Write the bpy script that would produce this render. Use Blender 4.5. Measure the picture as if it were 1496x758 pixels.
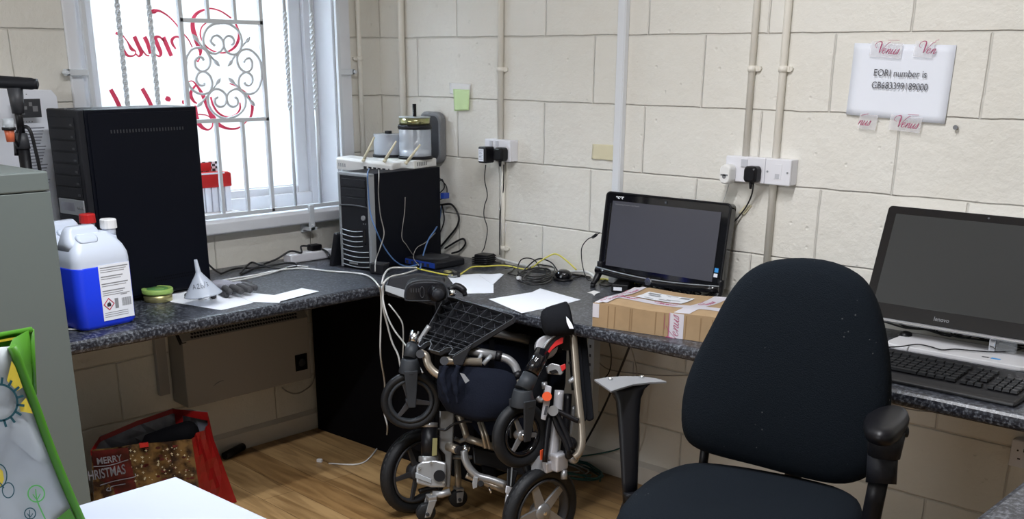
import bpy, bmesh, math, random
from math import sin, cos, pi, radians, sqrt
from mathutils import Vector as V, Matrix
random.seed(7)
SC = bpy.context.scene
COL = SC.collection
for o in list(bpy.data.objects): bpy.data.objects.remove(o, do_unlink=True)

# ------------------------------------------------------------------ camera
YAW, PITCH, ROLL = 0.734754, 0.337922, 0.00793330
FPX, CXP, CYP = 1581.2, 750.8, 644.7          # focal length and principal point, 1496x758 frame
CAM = V((3.606, -3.147, 1.495))
fw = V((-sin(YAW)*cos(PITCH), cos(YAW)*cos(PITCH), -sin(PITCH)))
r0 = V((cos(YAW), sin(YAW), 0)); u0 = r0.cross(fw)
RT = cos(ROLL)*r0 + sin(ROLL)*u0
UP = -sin(ROLL)*r0 + cos(ROLL)*u0
cd = bpy.data.cameras.new('camera'); co = bpy.data.objects.new('camera', cd); COL.objects.link(co)
co.matrix_world = Matrix(((RT.x, UP.x, -fw.x, CAM.x), (RT.y, UP.y, -fw.y, CAM.y), (RT.z, UP.z, -fw.z, CAM.z), (0, 0, 0, 1)))
cd.sensor_fit = 'HORIZONTAL'; cd.sensor_width = 36.0
cd.lens = FPX/1496*36.0
cd.shift_x = (748-CXP)/1496
cd.shift_y = (CYP-379)/1496
cd.clip_start = 0.05
SC.camera = co

# ------------------------------------------------------------------ light and exposure
SC.view_settings.view_transform = 'Standard'
SC.view_settings.look = 'None'
SC.view_settings.gamma = 1.0
SC.view_settings.use_curve_mapping = False
SC.view_settings.exposure = 0.52
W = bpy.data.worlds.new('overcast_sky'); SC.world = W; W.use_nodes = True
bg = W.node_tree.nodes['Background']
bg.inputs[0].default_value = (0.86, 0.95, 1.0, 1); bg.inputs[1].default_value = 0.92

def area(name, loc, target, sx, sy, power, color, spread=180):
    l = bpy.data.lights.new(name, 'AREA'); l.shape = 'RECTANGLE'; l.size = sx; l.size_y = sy
    l.energy = power; l.color = color; l.spread = radians(spread)
    o = bpy.data.objects.new(name, l); COL.objects.link(o); o.location = loc
    d = V(target)-V(loc); o.rotation_euler = d.to_track_quat('-Z', 'Y').to_euler()
    return o
area('window_daylight', (-0.85, -0.80, 2.75), (0.45, -0.8, 0.9), 1.8, 0.9, 100, (0.74, 0.86, 1.0))
area('added_front_fill', (1.30, -5.80, 2.05), (1.9, -2.0, 0.9), 2.2, 1.3, 40, (0.93, 0.95, 1.0))  # soft fill added behind the camera, coming in by the unseen front opening
area('ceiling_tube_light_1', (1.27, -1.85, 2.53), (1.27, -1.85, 0), 0.07, 1.5, 8.5, (0.90, 0.95, 1.0), 96)
area('added_ceiling_fill', (2.25, -1.75, 2.53), (2.25, -1.75, 0), 0.07, 1.5, 32, (0.95, 0.96, 1.0), 165)  # second tube added out of view to brighten the long wall

# ------------------------------------------------------------------ pixel rays (for measuring off real planes)
def ray(x, y): return (x-CXP)/FPX*RT - (y-CYP)/FPX*UP + fw
def ox(x, y, X): d = ray(x, y); return CAM + d*((X-CAM.x)/d.x)
def oy(x, y, Y): d = ray(x, y); return CAM + d*((Y-CAM.y)/d.y)
def oz(x, y, Z): d = ray(x, y); return CAM + d*((Z-CAM.z)/d.z)
def od(x, y, D): return CAM + ray(x, y)*D

# ------------------------------------------------------------------ materials
MAT = {}
def mat(name, col, rough=0.5, metal=0.0, bump=0.0, bscale=200.0, trans=0.0, var=0.0, vscale=8.0, col2=None,
        spec=0.5, coat=0.0, ior=1.45, alpha=1.0, sheen=0.0, emit=None, es=0.0):
    m = bpy.data.materials.new(name); m.use_nodes = True; nt = m.node_tree; b = nt.nodes['Principled BSDF']
    b.inputs['Base Color'].default_value = (*col, 1); b.inputs['Roughness'].default_value = rough
    b.inputs['Metallic'].default_value = metal; b.inputs['Specular IOR Level'].default_value = spec
    b.inputs['Transmission Weight'].default_value = trans; b.inputs['IOR'].default_value = ior
    b.inputs['Alpha'].default_value = alpha
    if coat: b.inputs['Coat Weight'].default_value = coat; b.inputs['Coat Roughness'].default_value = 0.05
    if sheen: b.inputs['Sheen Weight'].default_value = sheen
    if emit: b.inputs['Emission Color'].default_value = (*emit, 1); b.inputs['Emission Strength'].default_value = es
    tc = nt.nodes.new('ShaderNodeTexCoord')
    if var or col2:
        n = nt.nodes.new('ShaderNodeTexNoise'); n.inputs['Scale'].default_value = vscale; n.inputs['Detail'].default_value = 6
        nt.links.new(tc.outputs['Object'], n.inputs['Vector'])
        r = nt.nodes.new('ShaderNodeValToRGB'); r.color_ramp.elements[0].position = 0.38; r.color_ramp.elements[1].position = 0.62
        c2 = col2 if col2 else tuple(min(1, c*(1+var)) for c in col)
        c1 = col if col2 else tuple(c*(1-var) for c in col)
        r.color_ramp.elements[0].color = (*c1, 1); r.color_ramp.elements[1].color = (*c2, 1)
        nt.links.new(n.outputs['Fac'], r.inputs['Fac']); nt.links.new(r.outputs['Color'], b.inputs['Base Color'])
    if bump:
        n = nt.nodes.new('ShaderNodeTexNoise'); n.inputs['Scale'].default_value = bscale; n.inputs['Detail'].default_value = 3
        nt.links.new(tc.outputs['Object'], n.inputs['Vector'])
        bp = nt.nodes.new('ShaderNodeBump'); bp.inputs['Strength'].default_value = bump; bp.inputs['Distance'].default_value = 0.002
        nt.links.new(n.outputs['Fac'], bp.inputs['Height']); nt.links.new(bp.outputs['Normal'], b.inputs['Normal'])
    MAT[name] = m; return m

def block_wall(name, axis, shift):
    m = bpy.data.materials.new(name); m.use_nodes = True; nt = m.node_tree; L = nt.links; N = nt.nodes
    b = N['Principled BSDF']; b.inputs['Roughness'].default_value = 0.42
    g = N.new('ShaderNodeNewGeometry'); s = N.new('ShaderNodeSeparateXYZ'); L.new(g.outputs['Position'], s.inputs[0])
    # wobble so that joints are not ruler-straight
    wn = N.new('ShaderNodeTexNoise'); wn.inputs['Scale'].default_value = 9; wn.inputs['Detail'].default_value = 2
    L.new(g.outputs['Position'], wn.inputs['Vector'])
    ws = N.new('ShaderNodeMath'); ws.operation = 'MULTIPLY_ADD'; ws.inputs[1].default_value = 0.008; ws.inputs[2].default_value = -0.004
    L.new(wn.outputs['Fac'], ws.inputs[0])
    ax = N.new('ShaderNodeMath'); ax.operation = 'ADD'; L.new(s.outputs[axis], ax.inputs[0]); L.new(ws.outputs[0], ax.inputs[1])
    ax2 = N.new('ShaderNodeMath'); ax2.operation = 'ADD'; ax2.inputs[1].default_value = shift; L.new(ax.outputs[0], ax2.inputs[0])
    az = N.new('ShaderNodeMath'); az.operation = 'ADD'; L.new(s.outputs[2], az.inputs[0]); L.new(ws.outputs[0], az.inputs[1])
    az2 = N.new('ShaderNodeMath'); az2.operation = 'ADD'; az2.inputs[1].default_value = -0.0082; L.new(az.outputs[0], az2.inputs[0])
    c = N.new('ShaderNodeCombineXYZ'); L.new(ax2.outputs[0], c.inputs[0]); L.new(az2.outputs[0], c.inputs[1])
    br = N.new('ShaderNodeTexBrick'); L.new(c.outputs[0], br.inputs['Vector'])
    br.inputs['Scale'].default_value = 1; br.inputs['Brick Width'].default_value = 0.45; br.inputs['Row Height'].default_value = 0.2244
    br.inputs['Mortar Size'].default_value = 0.0048; br.inputs['Mortar Smooth'].default_value = 1.0
    br.inputs['Color1'].default_value = (0.795, 0.772, 0.705, 1); br.inputs['Color2'].default_value = (0.815, 0.795, 0.732, 1)
    br.inputs['Mortar'].default_value = (0.79, 0.765, 0.695, 1)
    # drips and dabs of thicker paint
    n2 = N.new('ShaderNodeTexNoise'); n2.inputs['Scale'].default_value = 3.0; n2.inputs['Detail'].default_value = 5; L.new(g.outputs['Position'], n2.inputs['Vector'])
    mx = N.new('ShaderNodeMix'); mx.data_type = 'RGBA'; mx.blend_type = 'MULTIPLY'; mx.inputs[0].default_value = 0.35
    cr = N.new('ShaderNodeValToRGB'); cr.color_ramp.elements[0].color = (0.86, 0.84, 0.8, 1); cr.color_ramp.elements[0].position = .35; cr.color_ramp.elements[1].position = .65
    L.new(n2.outputs['Fac'], cr.inputs['Fac']); L.new(br.outputs['Color'], mx.inputs[6]); L.new(cr.outputs['Color'], mx.inputs[7])
    L.new(mx.outputs[2], b.inputs['Base Color'])
    # height: joints, pits, grain
    inv = N.new('ShaderNodeMath'); inv.operation = 'MULTIPLY'; inv.inputs[1].default_value = -0.0056; L.new(br.outputs['Fac'], inv.inputs[0])
    vo = N.new('ShaderNodeTexVoronoi'); vo.inputs['Scale'].default_value = 17; L.new(g.outputs['Position'], vo.inputs['Vector'])
    vr = N.new('ShaderNodeMapRange'); vr.inputs[1].default_value = 0.0; vr.inputs[2].default_value = 0.11; vr.inputs[3].default_value = -0.0028; vr.inputs[4].default_value = 0
    L.new(vo.outputs['Distance'], vr.inputs[0])
    n3 = N.new('ShaderNodeTexNoise'); n3.inputs['Scale'].default_value = 22; n3.inputs['Detail'].default_value = 8; n3.inputs['Roughness'].default_value = 0.62; L.new(g.outputs['Position'], n3.inputs['Vector'])
    gm = N.new('ShaderNodeMath'); gm.operation = 'MULTIPLY'; gm.inputs[1].default_value = 0.0062; L.new(n3.outputs['Fac'], gm.inputs[0])
    a1 = N.new('ShaderNodeMath'); a1.operation = 'ADD'; L.new(inv.outputs[0], a1.inputs[0]); L.new(vr.outputs[0], a1.inputs[1])
    a2 = N.new('ShaderNodeMath'); a2.operation = 'ADD'; L.new(a1.outputs[0], a2.inputs[0]); L.new(gm.outputs[0], a2.inputs[1])
    bp = N.new('ShaderNodeBump'); bp.inputs['Strength'].default_value = 0.85; bp.inputs['Distance'].default_value = 1.0
    L.new(a2.outputs[0], bp.inputs['Height']); L.new(bp.outputs['Normal'], b.inputs['Normal'])
    MAT[name] = m; return m

block_wall('blockwork_back', 0, 0.0)
block_wall('blockwork_left', 1, -0.045)
block_wall('blockwork_plain', 0, 0.0)

def wood_floor():
    m = bpy.data.materials.new('oak_laminate'); m.use_nodes = True; nt = m.node_tree; L = nt.links; N = nt.nodes; b = N['Principled BSDF']
    g = N.new('ShaderNodeNewGeometry'); mp = N.new('ShaderNodeMapping'); mp.inputs['Rotation'].default_value = (0, 0, radians(4)); L.new(g.outputs['Position'], mp.inputs[0])
    br = N.new('ShaderNodeTexBrick'); L.new(mp.outputs[0], br.inputs['Vector']); br.inputs['Scale'].default_value = 1
    br.inputs['Brick Width'].default_value = 1.2; br.inputs['Row Height'].default_value = 0.13; br.inputs['Mortar Size'].default_value = 0.0012; br.inputs['Mortar Smooth'].default_value = 0.2
    br.inputs['Color1'].default_value = (0.33, 0.19, 0.075, 1); br.inputs['Color2'].default_value = (0.47, 0.30, 0.135, 1); br.inputs['Mortar'].default_value = (0.13, 0.07, 0.03, 1)
    mp2 = N.new('ShaderNodeMapping'); mp2.inputs['Scale'].default_value = (1.6, 16, 1); L.new(mp.outputs[0], mp2.inputs[0])
    n = N.new('ShaderNodeTexNoise'); n.inputs['Scale'].default_value = 1.6; n.inputs['Detail'].default_value = 9; n.inputs['Distortion'].default_value = 0.8; L.new(mp2.outputs[0], n.inputs['Vector'])
    cr = N.new('ShaderNodeValToRGB'); cr.color_ramp.elements[0].position = .33; cr.color_ramp.elements[0].color = (0.42, 0.36, 0.3, 1); cr.color_ramp.elements[1].position = .6
    L.new(n.outputs['Fac'], cr.inputs['Fac'])
    mx = N.new('ShaderNodeMix'); mx.data_type = 'RGBA'; mx.blend_type = 'MULTIPLY'; mx.inputs[0].default_value = 0.8
    L.new(br.outputs['Color'], mx.inputs[6]); L.new(cr.outputs['Color'], mx.inputs[7]); L.new(mx.outputs[2], b.inputs['Base Color'])
    b.inputs['Roughness'].default_value = 0.38
    MAT['oak_laminate'] = m
wood_floor()

def speckle(name, base, mid, light, rough=0.28):
    m = bpy.data.materials.new(name); m.use_nodes = True; nt = m.node_tree; L = nt.links; N = nt.nodes; b = N['Principled BSDF']
    g = N.new('ShaderNodeNewGeometry')
    n = N.new('ShaderNodeTexNoise'); n.inputs['Scale'].default_value = 120; n.inputs['Detail'].default_value = 3; n.inputs['Roughness'].default_value = .6; L.new(g.outputs['Position'], n.inputs['Vector'])
    cr = N.new('ShaderNodeValToRGB'); e = cr.color_ramp.elements; e[0].position = .42; e[0].color = (*base, 1); e[1].position = .66; e[1].color = (*light, 1)
    k = e.new(.52); k.color = (*mid, 1)
    L.new(n.outputs['Fac'], cr.inputs['Fac']); L.new(cr.outputs['Color'], b.inputs['Base Color'])
    b.inputs['Roughness'].default_value = rough; b.inputs['Specular IOR Level'].default_value = 0.5
    n2 = N.new('ShaderNodeTexNoise'); n2.inputs['Scale'].default_value = 160; L.new(g.outputs['Position'], n2.inputs['Vector'])
    bp = N.new('ShaderNodeBump'); bp.inputs['Strength'].default_value = .25; bp.inputs['Distance'].default_value = .001; L.new(n2.outputs['Fac'], bp.inputs['Height']); L.new(bp.outputs['Normal'], b.inputs['Normal'])
    MAT[name] = m
speckle('worktop_laminate', (0.012, 0.013, 0.019), (0.036, 0.040, 0.052), (0.15, 0.165, 0.19), 0.34)

mat('ceiling_white', (0.75, 0.74, 0.72), 0.8)
mat('gloss_white', (0.80, 0.82, 0.86), 0.28, var=0.02)
mat('grille_white', (0.72, 0.76, 0.80), 0.35)
mat('skirting_paint', (0.70, 0.66, 0.59), 0.4, bump=.3, bscale=40)
mat('conduit_paint', (0.80, 0.765, 0.68), 0.35)
mat('trunking_white', (0.74, 0.76, 0.79), 0.35)
mat('socket_white', (0.80, 0.80, 0.84), 0.3)
mat('socket_grey', (0.55, 0.56, 0.6), 0.4)
mat('black_plastic', (0.006, 0.006, 0.008), 0.38, spec=.35)
mat('soft_black', (0.011, 0.012, 0.016), 0.5, bump=.2, bscale=300, spec=.3)
mat('matt_black', (0.0035, 0.0035, 0.005), 0.8, spec=.12)
mat('black_steel', (0.0025, 0.0035, 0.008), 0.5, bump=.15, bscale=500, spec=.16)
mat('gloss_black', (0.006, 0.006, 0.008), 0.07, coat=0.6)
mat('dark_grey', (0.040, 0.042, 0.048), 0.45)
mat('rib_grey', (0.028, 0.030, 0.036), 0.5)
mat('clear_glass', (0.85, 0.9, 0.95), 0.05, alpha=.25)
mat('mid_grey', (0.2, 0.205, 0.215), 0.45)
mat('grey_steel', (0.33, 0.35, 0.37), 0.35, metal=.3)
mat('chrome', (0.75, 0.77, 0.8), 0.12, metal=1)
mat('silver_paint', (0.34, 0.345, 0.355), 0.34, metal=.55)
mat('champagne_tube', (0.38, 0.335, 0.275), 0.3, metal=.6)
mat('white_enamel', (0.78, 0.78, 0.80), 0.25)
mat('silver_bright', (0.50, 0.50, 0.53), 0.28, metal=.2)
mat('rubber', (0.010, 0.011, 0.013), 0.55, bump=.25, bscale=120, spec=.35)
mat('rubber_grey', (0.030, 0.034, 0.040), 0.5, spec=.35)
mat('red_plastic', (0.55, 0.02, 0.02), 0.3)
mat('orange_plastic', (0.75, 0.10, 0.03), 0.4)
mat('navy_cloth', (0.007, 0.009, 0.017), 0.9, bump=.6, bscale=260, spec=.15)
mat('black_cloth', (0.011, 0.012, 0.015), 0.92, bump=.6, bscale=300, spec=.12)
mat('chair_fabric', (0.0062, 0.0092, 0.0135), 0.95, bump=.9, bscale=420, spec=.15)
def add_lint(m):
    nt = m.node_tree; L = nt.links; N = nt.nodes; b = N['Principled BSDF']
    tc = N.new('ShaderNodeTexCoord'); vo = N.new('ShaderNodeTexVoronoi'); vo.inputs['Scale'].default_value = 55; L.new(tc.outputs['Object'], vo.inputs['Vector'])
    n = N.new('ShaderNodeTexNoise'); n.inputs['Scale'].default_value = 5; n.inputs['Detail'].default_value = 2; L.new(tc.outputs['Object'], n.inputs['Vector'])
    mr = N.new('ShaderNodeMapRange'); mr.inputs[1].default_value = .5; mr.inputs[2].default_value = .72; mr.inputs[3].default_value = 0; mr.inputs[4].default_value = .13; L.new(n.outputs['Fac'], mr.inputs[0])
    lt = N.new('ShaderNodeMath'); lt.operation = 'LESS_THAN'; L.new(vo.outputs['Distance'], lt.inputs[0]); L.new(mr.outputs[0], lt.inputs[1])
    mx = N.new('ShaderNodeMix'); mx.data_type = 'RGBA'; L.new(lt.outputs[0], mx.inputs[0]); mx.inputs[6].default_value = b.inputs['Base Color'].default_value; mx.inputs[7].default_value = (.10, .105, .11, 1)
    L.new(mx.outputs[2], b.inputs['Base Color'])
add_lint(MAT['chair_fabric'])
mat('cream_plastic', (0.74, 0.68, 0.50), 0.4)
mat('router_white', (0.80, 0.80, 0.78), 0.35)
mat('screen_off', (0.075, 0.076, 0.092), 0.22)
mat('screen_gloss', (0.050, 0.052, 0.052), 0.08)
mat('paper', (0.83, 0.86, 0.93), 0.7)
mat('paper_warm', (0.80, 0.79, 0.78), 0.7)
mat('ink', (0.03, 0.03, 0.035), 0.7)
mat('faded_ink', (0.085, 0.085, 0.10), 0.7)
mat('grey_ink', (0.25, 0.26, 0.28), 0.7)
mat('red_ink', (0.50, 0.04, 0.09), 0.6)
mat('window_red', (0.85, 0.05, 0.12), 0.5)
mat('magenta_ink', (0.42, 0.08, 0.17), 0.6)
mat('tape_clear', (0.88, 0.87, 0.89), 0.3, alpha=.28)
mat('masking_tape', (0.72, 0.66, 0.46), 0.7, var=.05)
mat('sticky_green', (0.62, 0.80, 0.42), 0.6)
mat('cardboard', (0.36, 0.245, 0.135), 0.75, var=.05, vscale=20)
mat('parcel_tape', (0.70, 0.68, 0.74), 0.3, alpha=.88)
mat('cardboard_crease', (0.27, 0.175, 0.09), 0.8)
mat('parcel_label', (0.80, 0.82, 0.86), 0.3)
mat('heater_enamel', (0.40, 0.38, 0.36), 0.4)
mat('cabinet_grey', (0.125, 0.147, 0.141), 0.5)
mat('table_white', (0.40, 0.435, 0.54), 0.35)
mat('table_edge', (0.7, 0.6, 0.45), 0.5)
mat('bottle_plastic', (0.70, 0.77, 0.90), 0.3, trans=0.15)
mat('bottle_recess', (0.60, 0.67, 0.80), 0.35)
mat('blue_liquid', (0.018, 0.060, 0.90), 0.25)
mat('cap_white', (0.8, 0.81, 0.83), 0.4)
mat('tin_gold', (0.45, 0.42, 0.20), 0.3, metal=.7)
mat('lid_green', (0.30, 0.47, 0.12), 0.4)
mat('dark_green', (0.10, 0.27, 0.08), 0.4)
mat('glove_grey', (0.27, 0.27, 0.31), 0.85, bump=.5, bscale=300)
mat('glove_dark', (0.06, 0.06, 0.065), 0.7, bump=.5, bscale=200)
mat('funnel_plastic', (0.70, 0.76, 0.86), 0.25, trans=.35, alpha=0.72)
mat('cable_black', (0.012, 0.012, 0.014), 0.4)
mat('cable_white', (0.66, 0.66, 0.64), 0.4)
mat('cable_grey', (0.33, 0.32, 0.30), 0.45)
mat('cable_blue', (0.10, 0.20, 0.42), 0.4)
mat('cable_yellow', (0.66, 0.60, 0.10), 0.4)
mat('cable_green', (0.02, 0.09, 0.08), 0.4)
mat('modem_blue', (0.02, 0.06, 0.35), 0.3)
mat('acrylic_clear', (0.80, 0.87, 0.97), 0.12, alpha=.40)
mat('disc_gold', (0.42, 0.42, 0.22), 0.15, metal=.8)
mat('disc_silver', (0.62, 0.66, 0.72), 0.25, metal=.3)
mat('bag_red', (0.25, 0.008, 0.008), 0.30)
mat('bag_inner', (0.27, 0.28, 0.33), 0.4, var=.25, vscale=14)
mat('bag_picture', (0.022, 0.008, 0.005), 0.25, col2=(0.22, 0.13, 0.045), vscale=26)
mat('bag_maroon', (0.09, 0.008, 0.010), 0.3, var=.5, vscale=18)
mat('bag_white', (0.42, 0.46, 0.48), 0.35, bump=.6, bscale=14)
mat('bag_green', (0.055, 0.21, 0.010), 0.45)
mat('bag_yellow', (0.75, 0.58, 0.05), 0.5)
mat('teal_ink', (0.008, 0.075, 0.095), 0.5)
mat('leaf_green', (0.10, 0.45, 0.10), 0.5)
mat('keyboard_key', (0.016, 0.017, 0.019), 0.42)
mat('keyboard_body', (0.010, 0.010, 0.012), 0.35)
mat('blue_sticker', (0.05, 0.32, 0.75), 0.4)
mat('reflector', (0.9, 0.22, 0.10), 0.3, trans=.3)
mat('clear_lamp', (0.8, 0.85, 0.9), 0.1, trans=.6)
mat('dark_red', (0.10, 0.01, 0.012), 0.3)
m_ = mat('window_glass', (0.97, 0.99, 1.0), 0.0, trans=1.0, ior=1.05, spec=0.2)

# ------------------------------------------------------------------ mesh builder
def catmull(pts, n=6, closed=False):
    pts = [V(p) for p in pts]
    if len(pts) < 3: return pts
    out = []; N = len(pts)
    for i in range(N if closed else N-1):
        p0 = pts[(i-1) % N] if (closed or i > 0) else pts[0]*2-pts[1]
        p1 = pts[i]; p2 = pts[(i+1) % N]
        p3 = pts[(i+2) % N] if (closed or i+2 < N) else pts[-1]*2-pts[-2]
        for k in range(n):
            t = k/n; t2 = t*t; t3 = t2*t
            out.append(0.5*((2*p1)+(-p0+p2)*t+(2*p0-5*p1+4*p2-p3)*t2+(-p0+3*p1-3*p2+p3)*t3))
    if not closed: out.append(pts[-1])
    return out

class B:
    def __init__(s): s.v = []; s.f = []; s.sm = []
    def add(s, verts, faces, smooth=False):
        o = len(s.v); s.v += [V(p) for p in verts]; s.f += [[i+o for i in f] for f in faces]; s.sm += [smooth]*len(faces); return s
    def box(s, lo, hi, M=None):
        (a, b, c), (d, e, f) = lo, hi
        vs = [V(p) for p in ((a, b, c), (d, b, c), (d, e, c), (a, e, c), (a, b, f), (d, b, f), (d, e, f), (a, e, f))]
        if M: vs = [M @ p for p in vs]
        return s.add(vs, [(0, 3, 2, 1), (4, 5, 6, 7), (0, 1, 5, 4), (1, 2, 6, 5), (2, 3, 7, 6), (3, 0, 4, 7)])
    def cb(s, c, size, M=None):
        c = V(c); h = V(size)/2
        T = Matrix.Translation(c) @ M.to_4x4() if M else Matrix.Translation(c)
        return s.box(-h, h, T)
    def tube(s, pts, r, seg=10, smooth=0, closed=False, flat=None):
        P = catmull(pts, smooth, closed) if smooth else [V(p) for p in pts]
        Q = [P[0]]
        for p in P[1:]:
            if (p-Q[-1]).length > 1e-6: Q.append(p)
        P = Q; n = len(P)
        rad = r if isinstance(r, (list, tuple)) else None
        T = []
        for i in range(n):
            if closed: t = P[(i+1) % n]-P[i-1]
            else: t = P[min(i+1, n-1)]-P[max(i-1, 0)]
            T.append(t.normalized() if t.length > 1e-9 else V((0, 0, 1)))
        a = V((0, 0, 1)) if abs(T[0].z) < 0.9 else V((1, 0, 0))
        nrm = T[0].cross(a).normalized(); vs = []; fs = []
        for i in range(n):
            nrm = (nrm - T[i]*nrm.dot(T[i])); nrm = nrm.normalized() if nrm.length > 1e-6 else T[i].orthogonal().normalized()
            bn = T[i].cross(nrm)
            rr = r if rad is None else rad[0]+(rad[1]-rad[0])*i/(n-1) if len(rad) == 2 else rad[min(int(i*len(rad)/n), len(rad)-1)]
            for k in range(seg):
                an = 2*pi*k/seg; c1, c2 = cos(an)*rr, sin(an)*rr
                vs.append(P[i]+nrm*c1+bn*c2)
        m = n if closed else n-1
        for i in range(m):
            j = (i+1) % n
            for k in range(seg):
                l = (k+1) % seg; fs.append((i*seg+k, i*seg+l, j*seg+l, j*seg+k))
        s.add(vs, fs, True)
        if not closed:
            o = len(s.v)-len(vs)
            s.f.append([o+k for k in range(seg)][::-1]); s.sm.append(False)
            s.f.append([o+(n-1)*seg+k for k in range(seg)]); s.sm.append(False)
        return s
    def cyl(s, p0, p1, r0, r1=None, seg=20):
        r1 = r0 if r1 is None else r1
        p0, p1 = V(p0), V(p1); d = (p1-p0).normalized(); a = d.orthogonal().normalized(); b = d.cross(a)
        vs = [p0+(a*cos(2*pi*k/seg)+b*sin(2*pi*k/seg))*r0 for k in range(seg)]+[p1+(a*cos(2*pi*k/seg)+b*sin(2*pi*k/seg))*r1 for k in range(seg)]
        s.add(vs, [(k, (k+1) % seg, seg+(k+1) % seg, seg+k) for k in range(seg)], True)
        o = len(s.v)-2*seg
        s.f.append([o+k for k in range(seg)][::-1]); s.f.append([o+seg+k for k in range(seg)]); s.sm += [False, False]
        return s
    def lathe(s, prof, c, axis=(0, 0, 1), seg=32, closed=False, smooth=True):
        c = V(c); d = V(axis).normalized(); a = d.orthogonal().normalized(); b = d.cross(a); n = len(prof)
        vs = [c+d*h+(a*cos(2*pi*k/seg)+b*sin(2*pi*k/seg))*r for (r, h) in prof for k in range(seg)]
        m = n if closed else n-1
        fs = [((i*seg+k), (i*seg+(k+1) % seg), (((i+1) % n)*seg+(k+1) % seg), (((i+1) % n)*seg+k)) for i in range(m) for k in range(seg)]
        return s.add(vs, fs, smooth)
    def prism(s, poly, ext):
        poly = [V(p) for p in poly]; e = V(ext); n = len(poly)
        return s.add(poly+[p+e for p in poly], [tuple(range(n))[::-1], tuple(range(n, 2*n))]+[(i, (i+1) % n, n+(i+1) % n, n+i) for i in range(n)])
    def rings(s, R, cap=True, smooth=True, closed=True):
        n = len(R[0]); vs = [p for r in R for p in r]; fs = []
        for i in range(len(R)-1):
            for k in range(n if closed else n-1): l = (k+1) % n; fs.append((i*n+k, i*n+l, (i+1)*n+l, (i+1)*n+k))
        s.add(vs, fs, smooth)
        if cap:
            o = len(s.v)-len(vs); s.f.append([o+k for k in range(n)][::-1]); s.f.append([o+(len(R)-1)*n+k for k in range(n)]); s.sm += [smooth, smooth]
        return s
    def ball(s, c, r, sc=(1, 1, 1), seg=16, M=None):
        R = []; c = V(c)
        for i in range(1, 9):
            t = pi*i/9; ring = []
            for k in range(seg):
                a = 2*pi*k/seg; p = V((sin(t)*cos(a)*r*sc[0], sin(t)*sin(a)*r*sc[1], cos(t)*r*sc[2]))
                ring.append(c+(M @ p if M else p))
            R.append(ring)
        return s.rings(R)

def rrect(w, h, r, n=5):
    out = []
    for cx, cy, a0 in ((w/2-r, h/2-r, 0), (-w/2+r, h/2-r, 90), (-w/2+r, -h/2+r, 180), (w/2-r, -h/2+r, 270)):
        for k in range(n+1): a = radians(a0+90*k/n); out.append((cx+r*cos(a), cy+r*sin(a)))
    return out
def smooth_poly(pts, n=5):
    return [(p.x, p.y) for p in catmull([(x, y, 0) for x, y in pts], n, True)]

ORG = {}
def obj(name, b, m, parent=None, bevel=0, bseg=2, sub=0, solid=0):
    me = bpy.data.meshes.new(name)
    if parent is None:
        xs = [p.x for p in b.v]; ys = [p.y for p in b.v]; zs = [p.z for p in b.v]
        org = V(((min(xs)+max(xs))/2, (min(ys)+max(ys))/2, min(zs)))
    else: org = ORG[parent.name]
    me.from_pydata([p-org for p in b.v], [], [tuple(f) for f in b.f]); me.update()
    for p, sflag in zip(me.polygons, b.sm): p.use_smooth = sflag
    bm = bmesh.new(); bm.from_mesh(me); bmesh.ops.recalc_face_normals(bm, faces=bm.faces); bm.to_mesh(me); bm.free()
    me.materials.append(MAT[m] if isinstance(m, str) else m)
    o = bpy.data.objects.new(name, me); COL.objects.link(o); ORG[o.name] = org
    if parent is None: o.location = org
    else: o.parent = parent
    if solid:
        q = o.modifiers.new('thickness', 'SOLIDIFY'); q.thickness = solid; q.offset = 0
    if bevel:
        q = o.modifiers.new('bevel', 'BEVEL'); q.width = bevel; q.segments = bseg; q.limit_method = 'ANGLE'; q.angle_limit = radians(40)
    if sub:
        q = o.modifiers.new('sub', 'SUBSURF'); q.levels = sub; q.render_levels = sub
    return o
def thing(name, loc, label, cat, group=None):
    o = bpy.data.objects.new(name, None); COL.objects.link(o); o.empty_display_size = .05
    o.location = loc; ORG[o.name] = V(loc); o['label'] = label; o['category'] = cat
    if group: o['group'] = group
    return o
def tag(o, label, cat, group=None):
    o['label'] = label; o['category'] = cat
    if group: o['group'] = group
    return o
def struct(o): o['kind'] = 'structure'; return o

def plane_xy(o, ux, uy): return lambda x, y, h=0.0: V(o)+V(ux)*x+V(uy)*y+V(ux).cross(V(uy)).normalized()*h
def ribbon(b, pts, P, th=0.0006, n=5, wk=1.0):
    """calligraphic stroke: pts = (x, y, width) in the frame of P"""
    c = catmull([(x, y, w) for x, y, w in pts], n)
    L = []; R = []
    for i, p in enumerate(c):
        q0 = c[max(i-1, 0)]; q1 = c[min(i+1, len(c)-1)]; t = V((q1.x-q0.x, q1.y-q0.y)); t = t.normalized() if t.length > 1e-9 else V((1, 0))
        nn = V((-t.y, t.x)); w = max(abs(p.z), .001)*wk/2
        L.append((p.x+nn.x*w, p.y+nn.y*w)); R.append((p.x-nn.x*w, p.y-nn.y*w))
    vs = []
    for (a, q) in zip(L, R): vs += [P(a[0], a[1], 0), P(q[0], q[1], 0), P(a[0], a[1], th), P(q[0], q[1], th)]
    fs = []
    for i in range(len(L)-1):
        k = 4*i; fs += [(k+2, k+3, k+7, k+6), (k, k+4, k+5, k+1), (k, k+2, k+6, k+4), (k+1, k+5, k+7, k+3)]
    k = 4*(len(L)-1); fs += [(0, 1, 3, 2), (k, k+2, k+3, k+1)]
    b.add(vs, fs); return b
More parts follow.
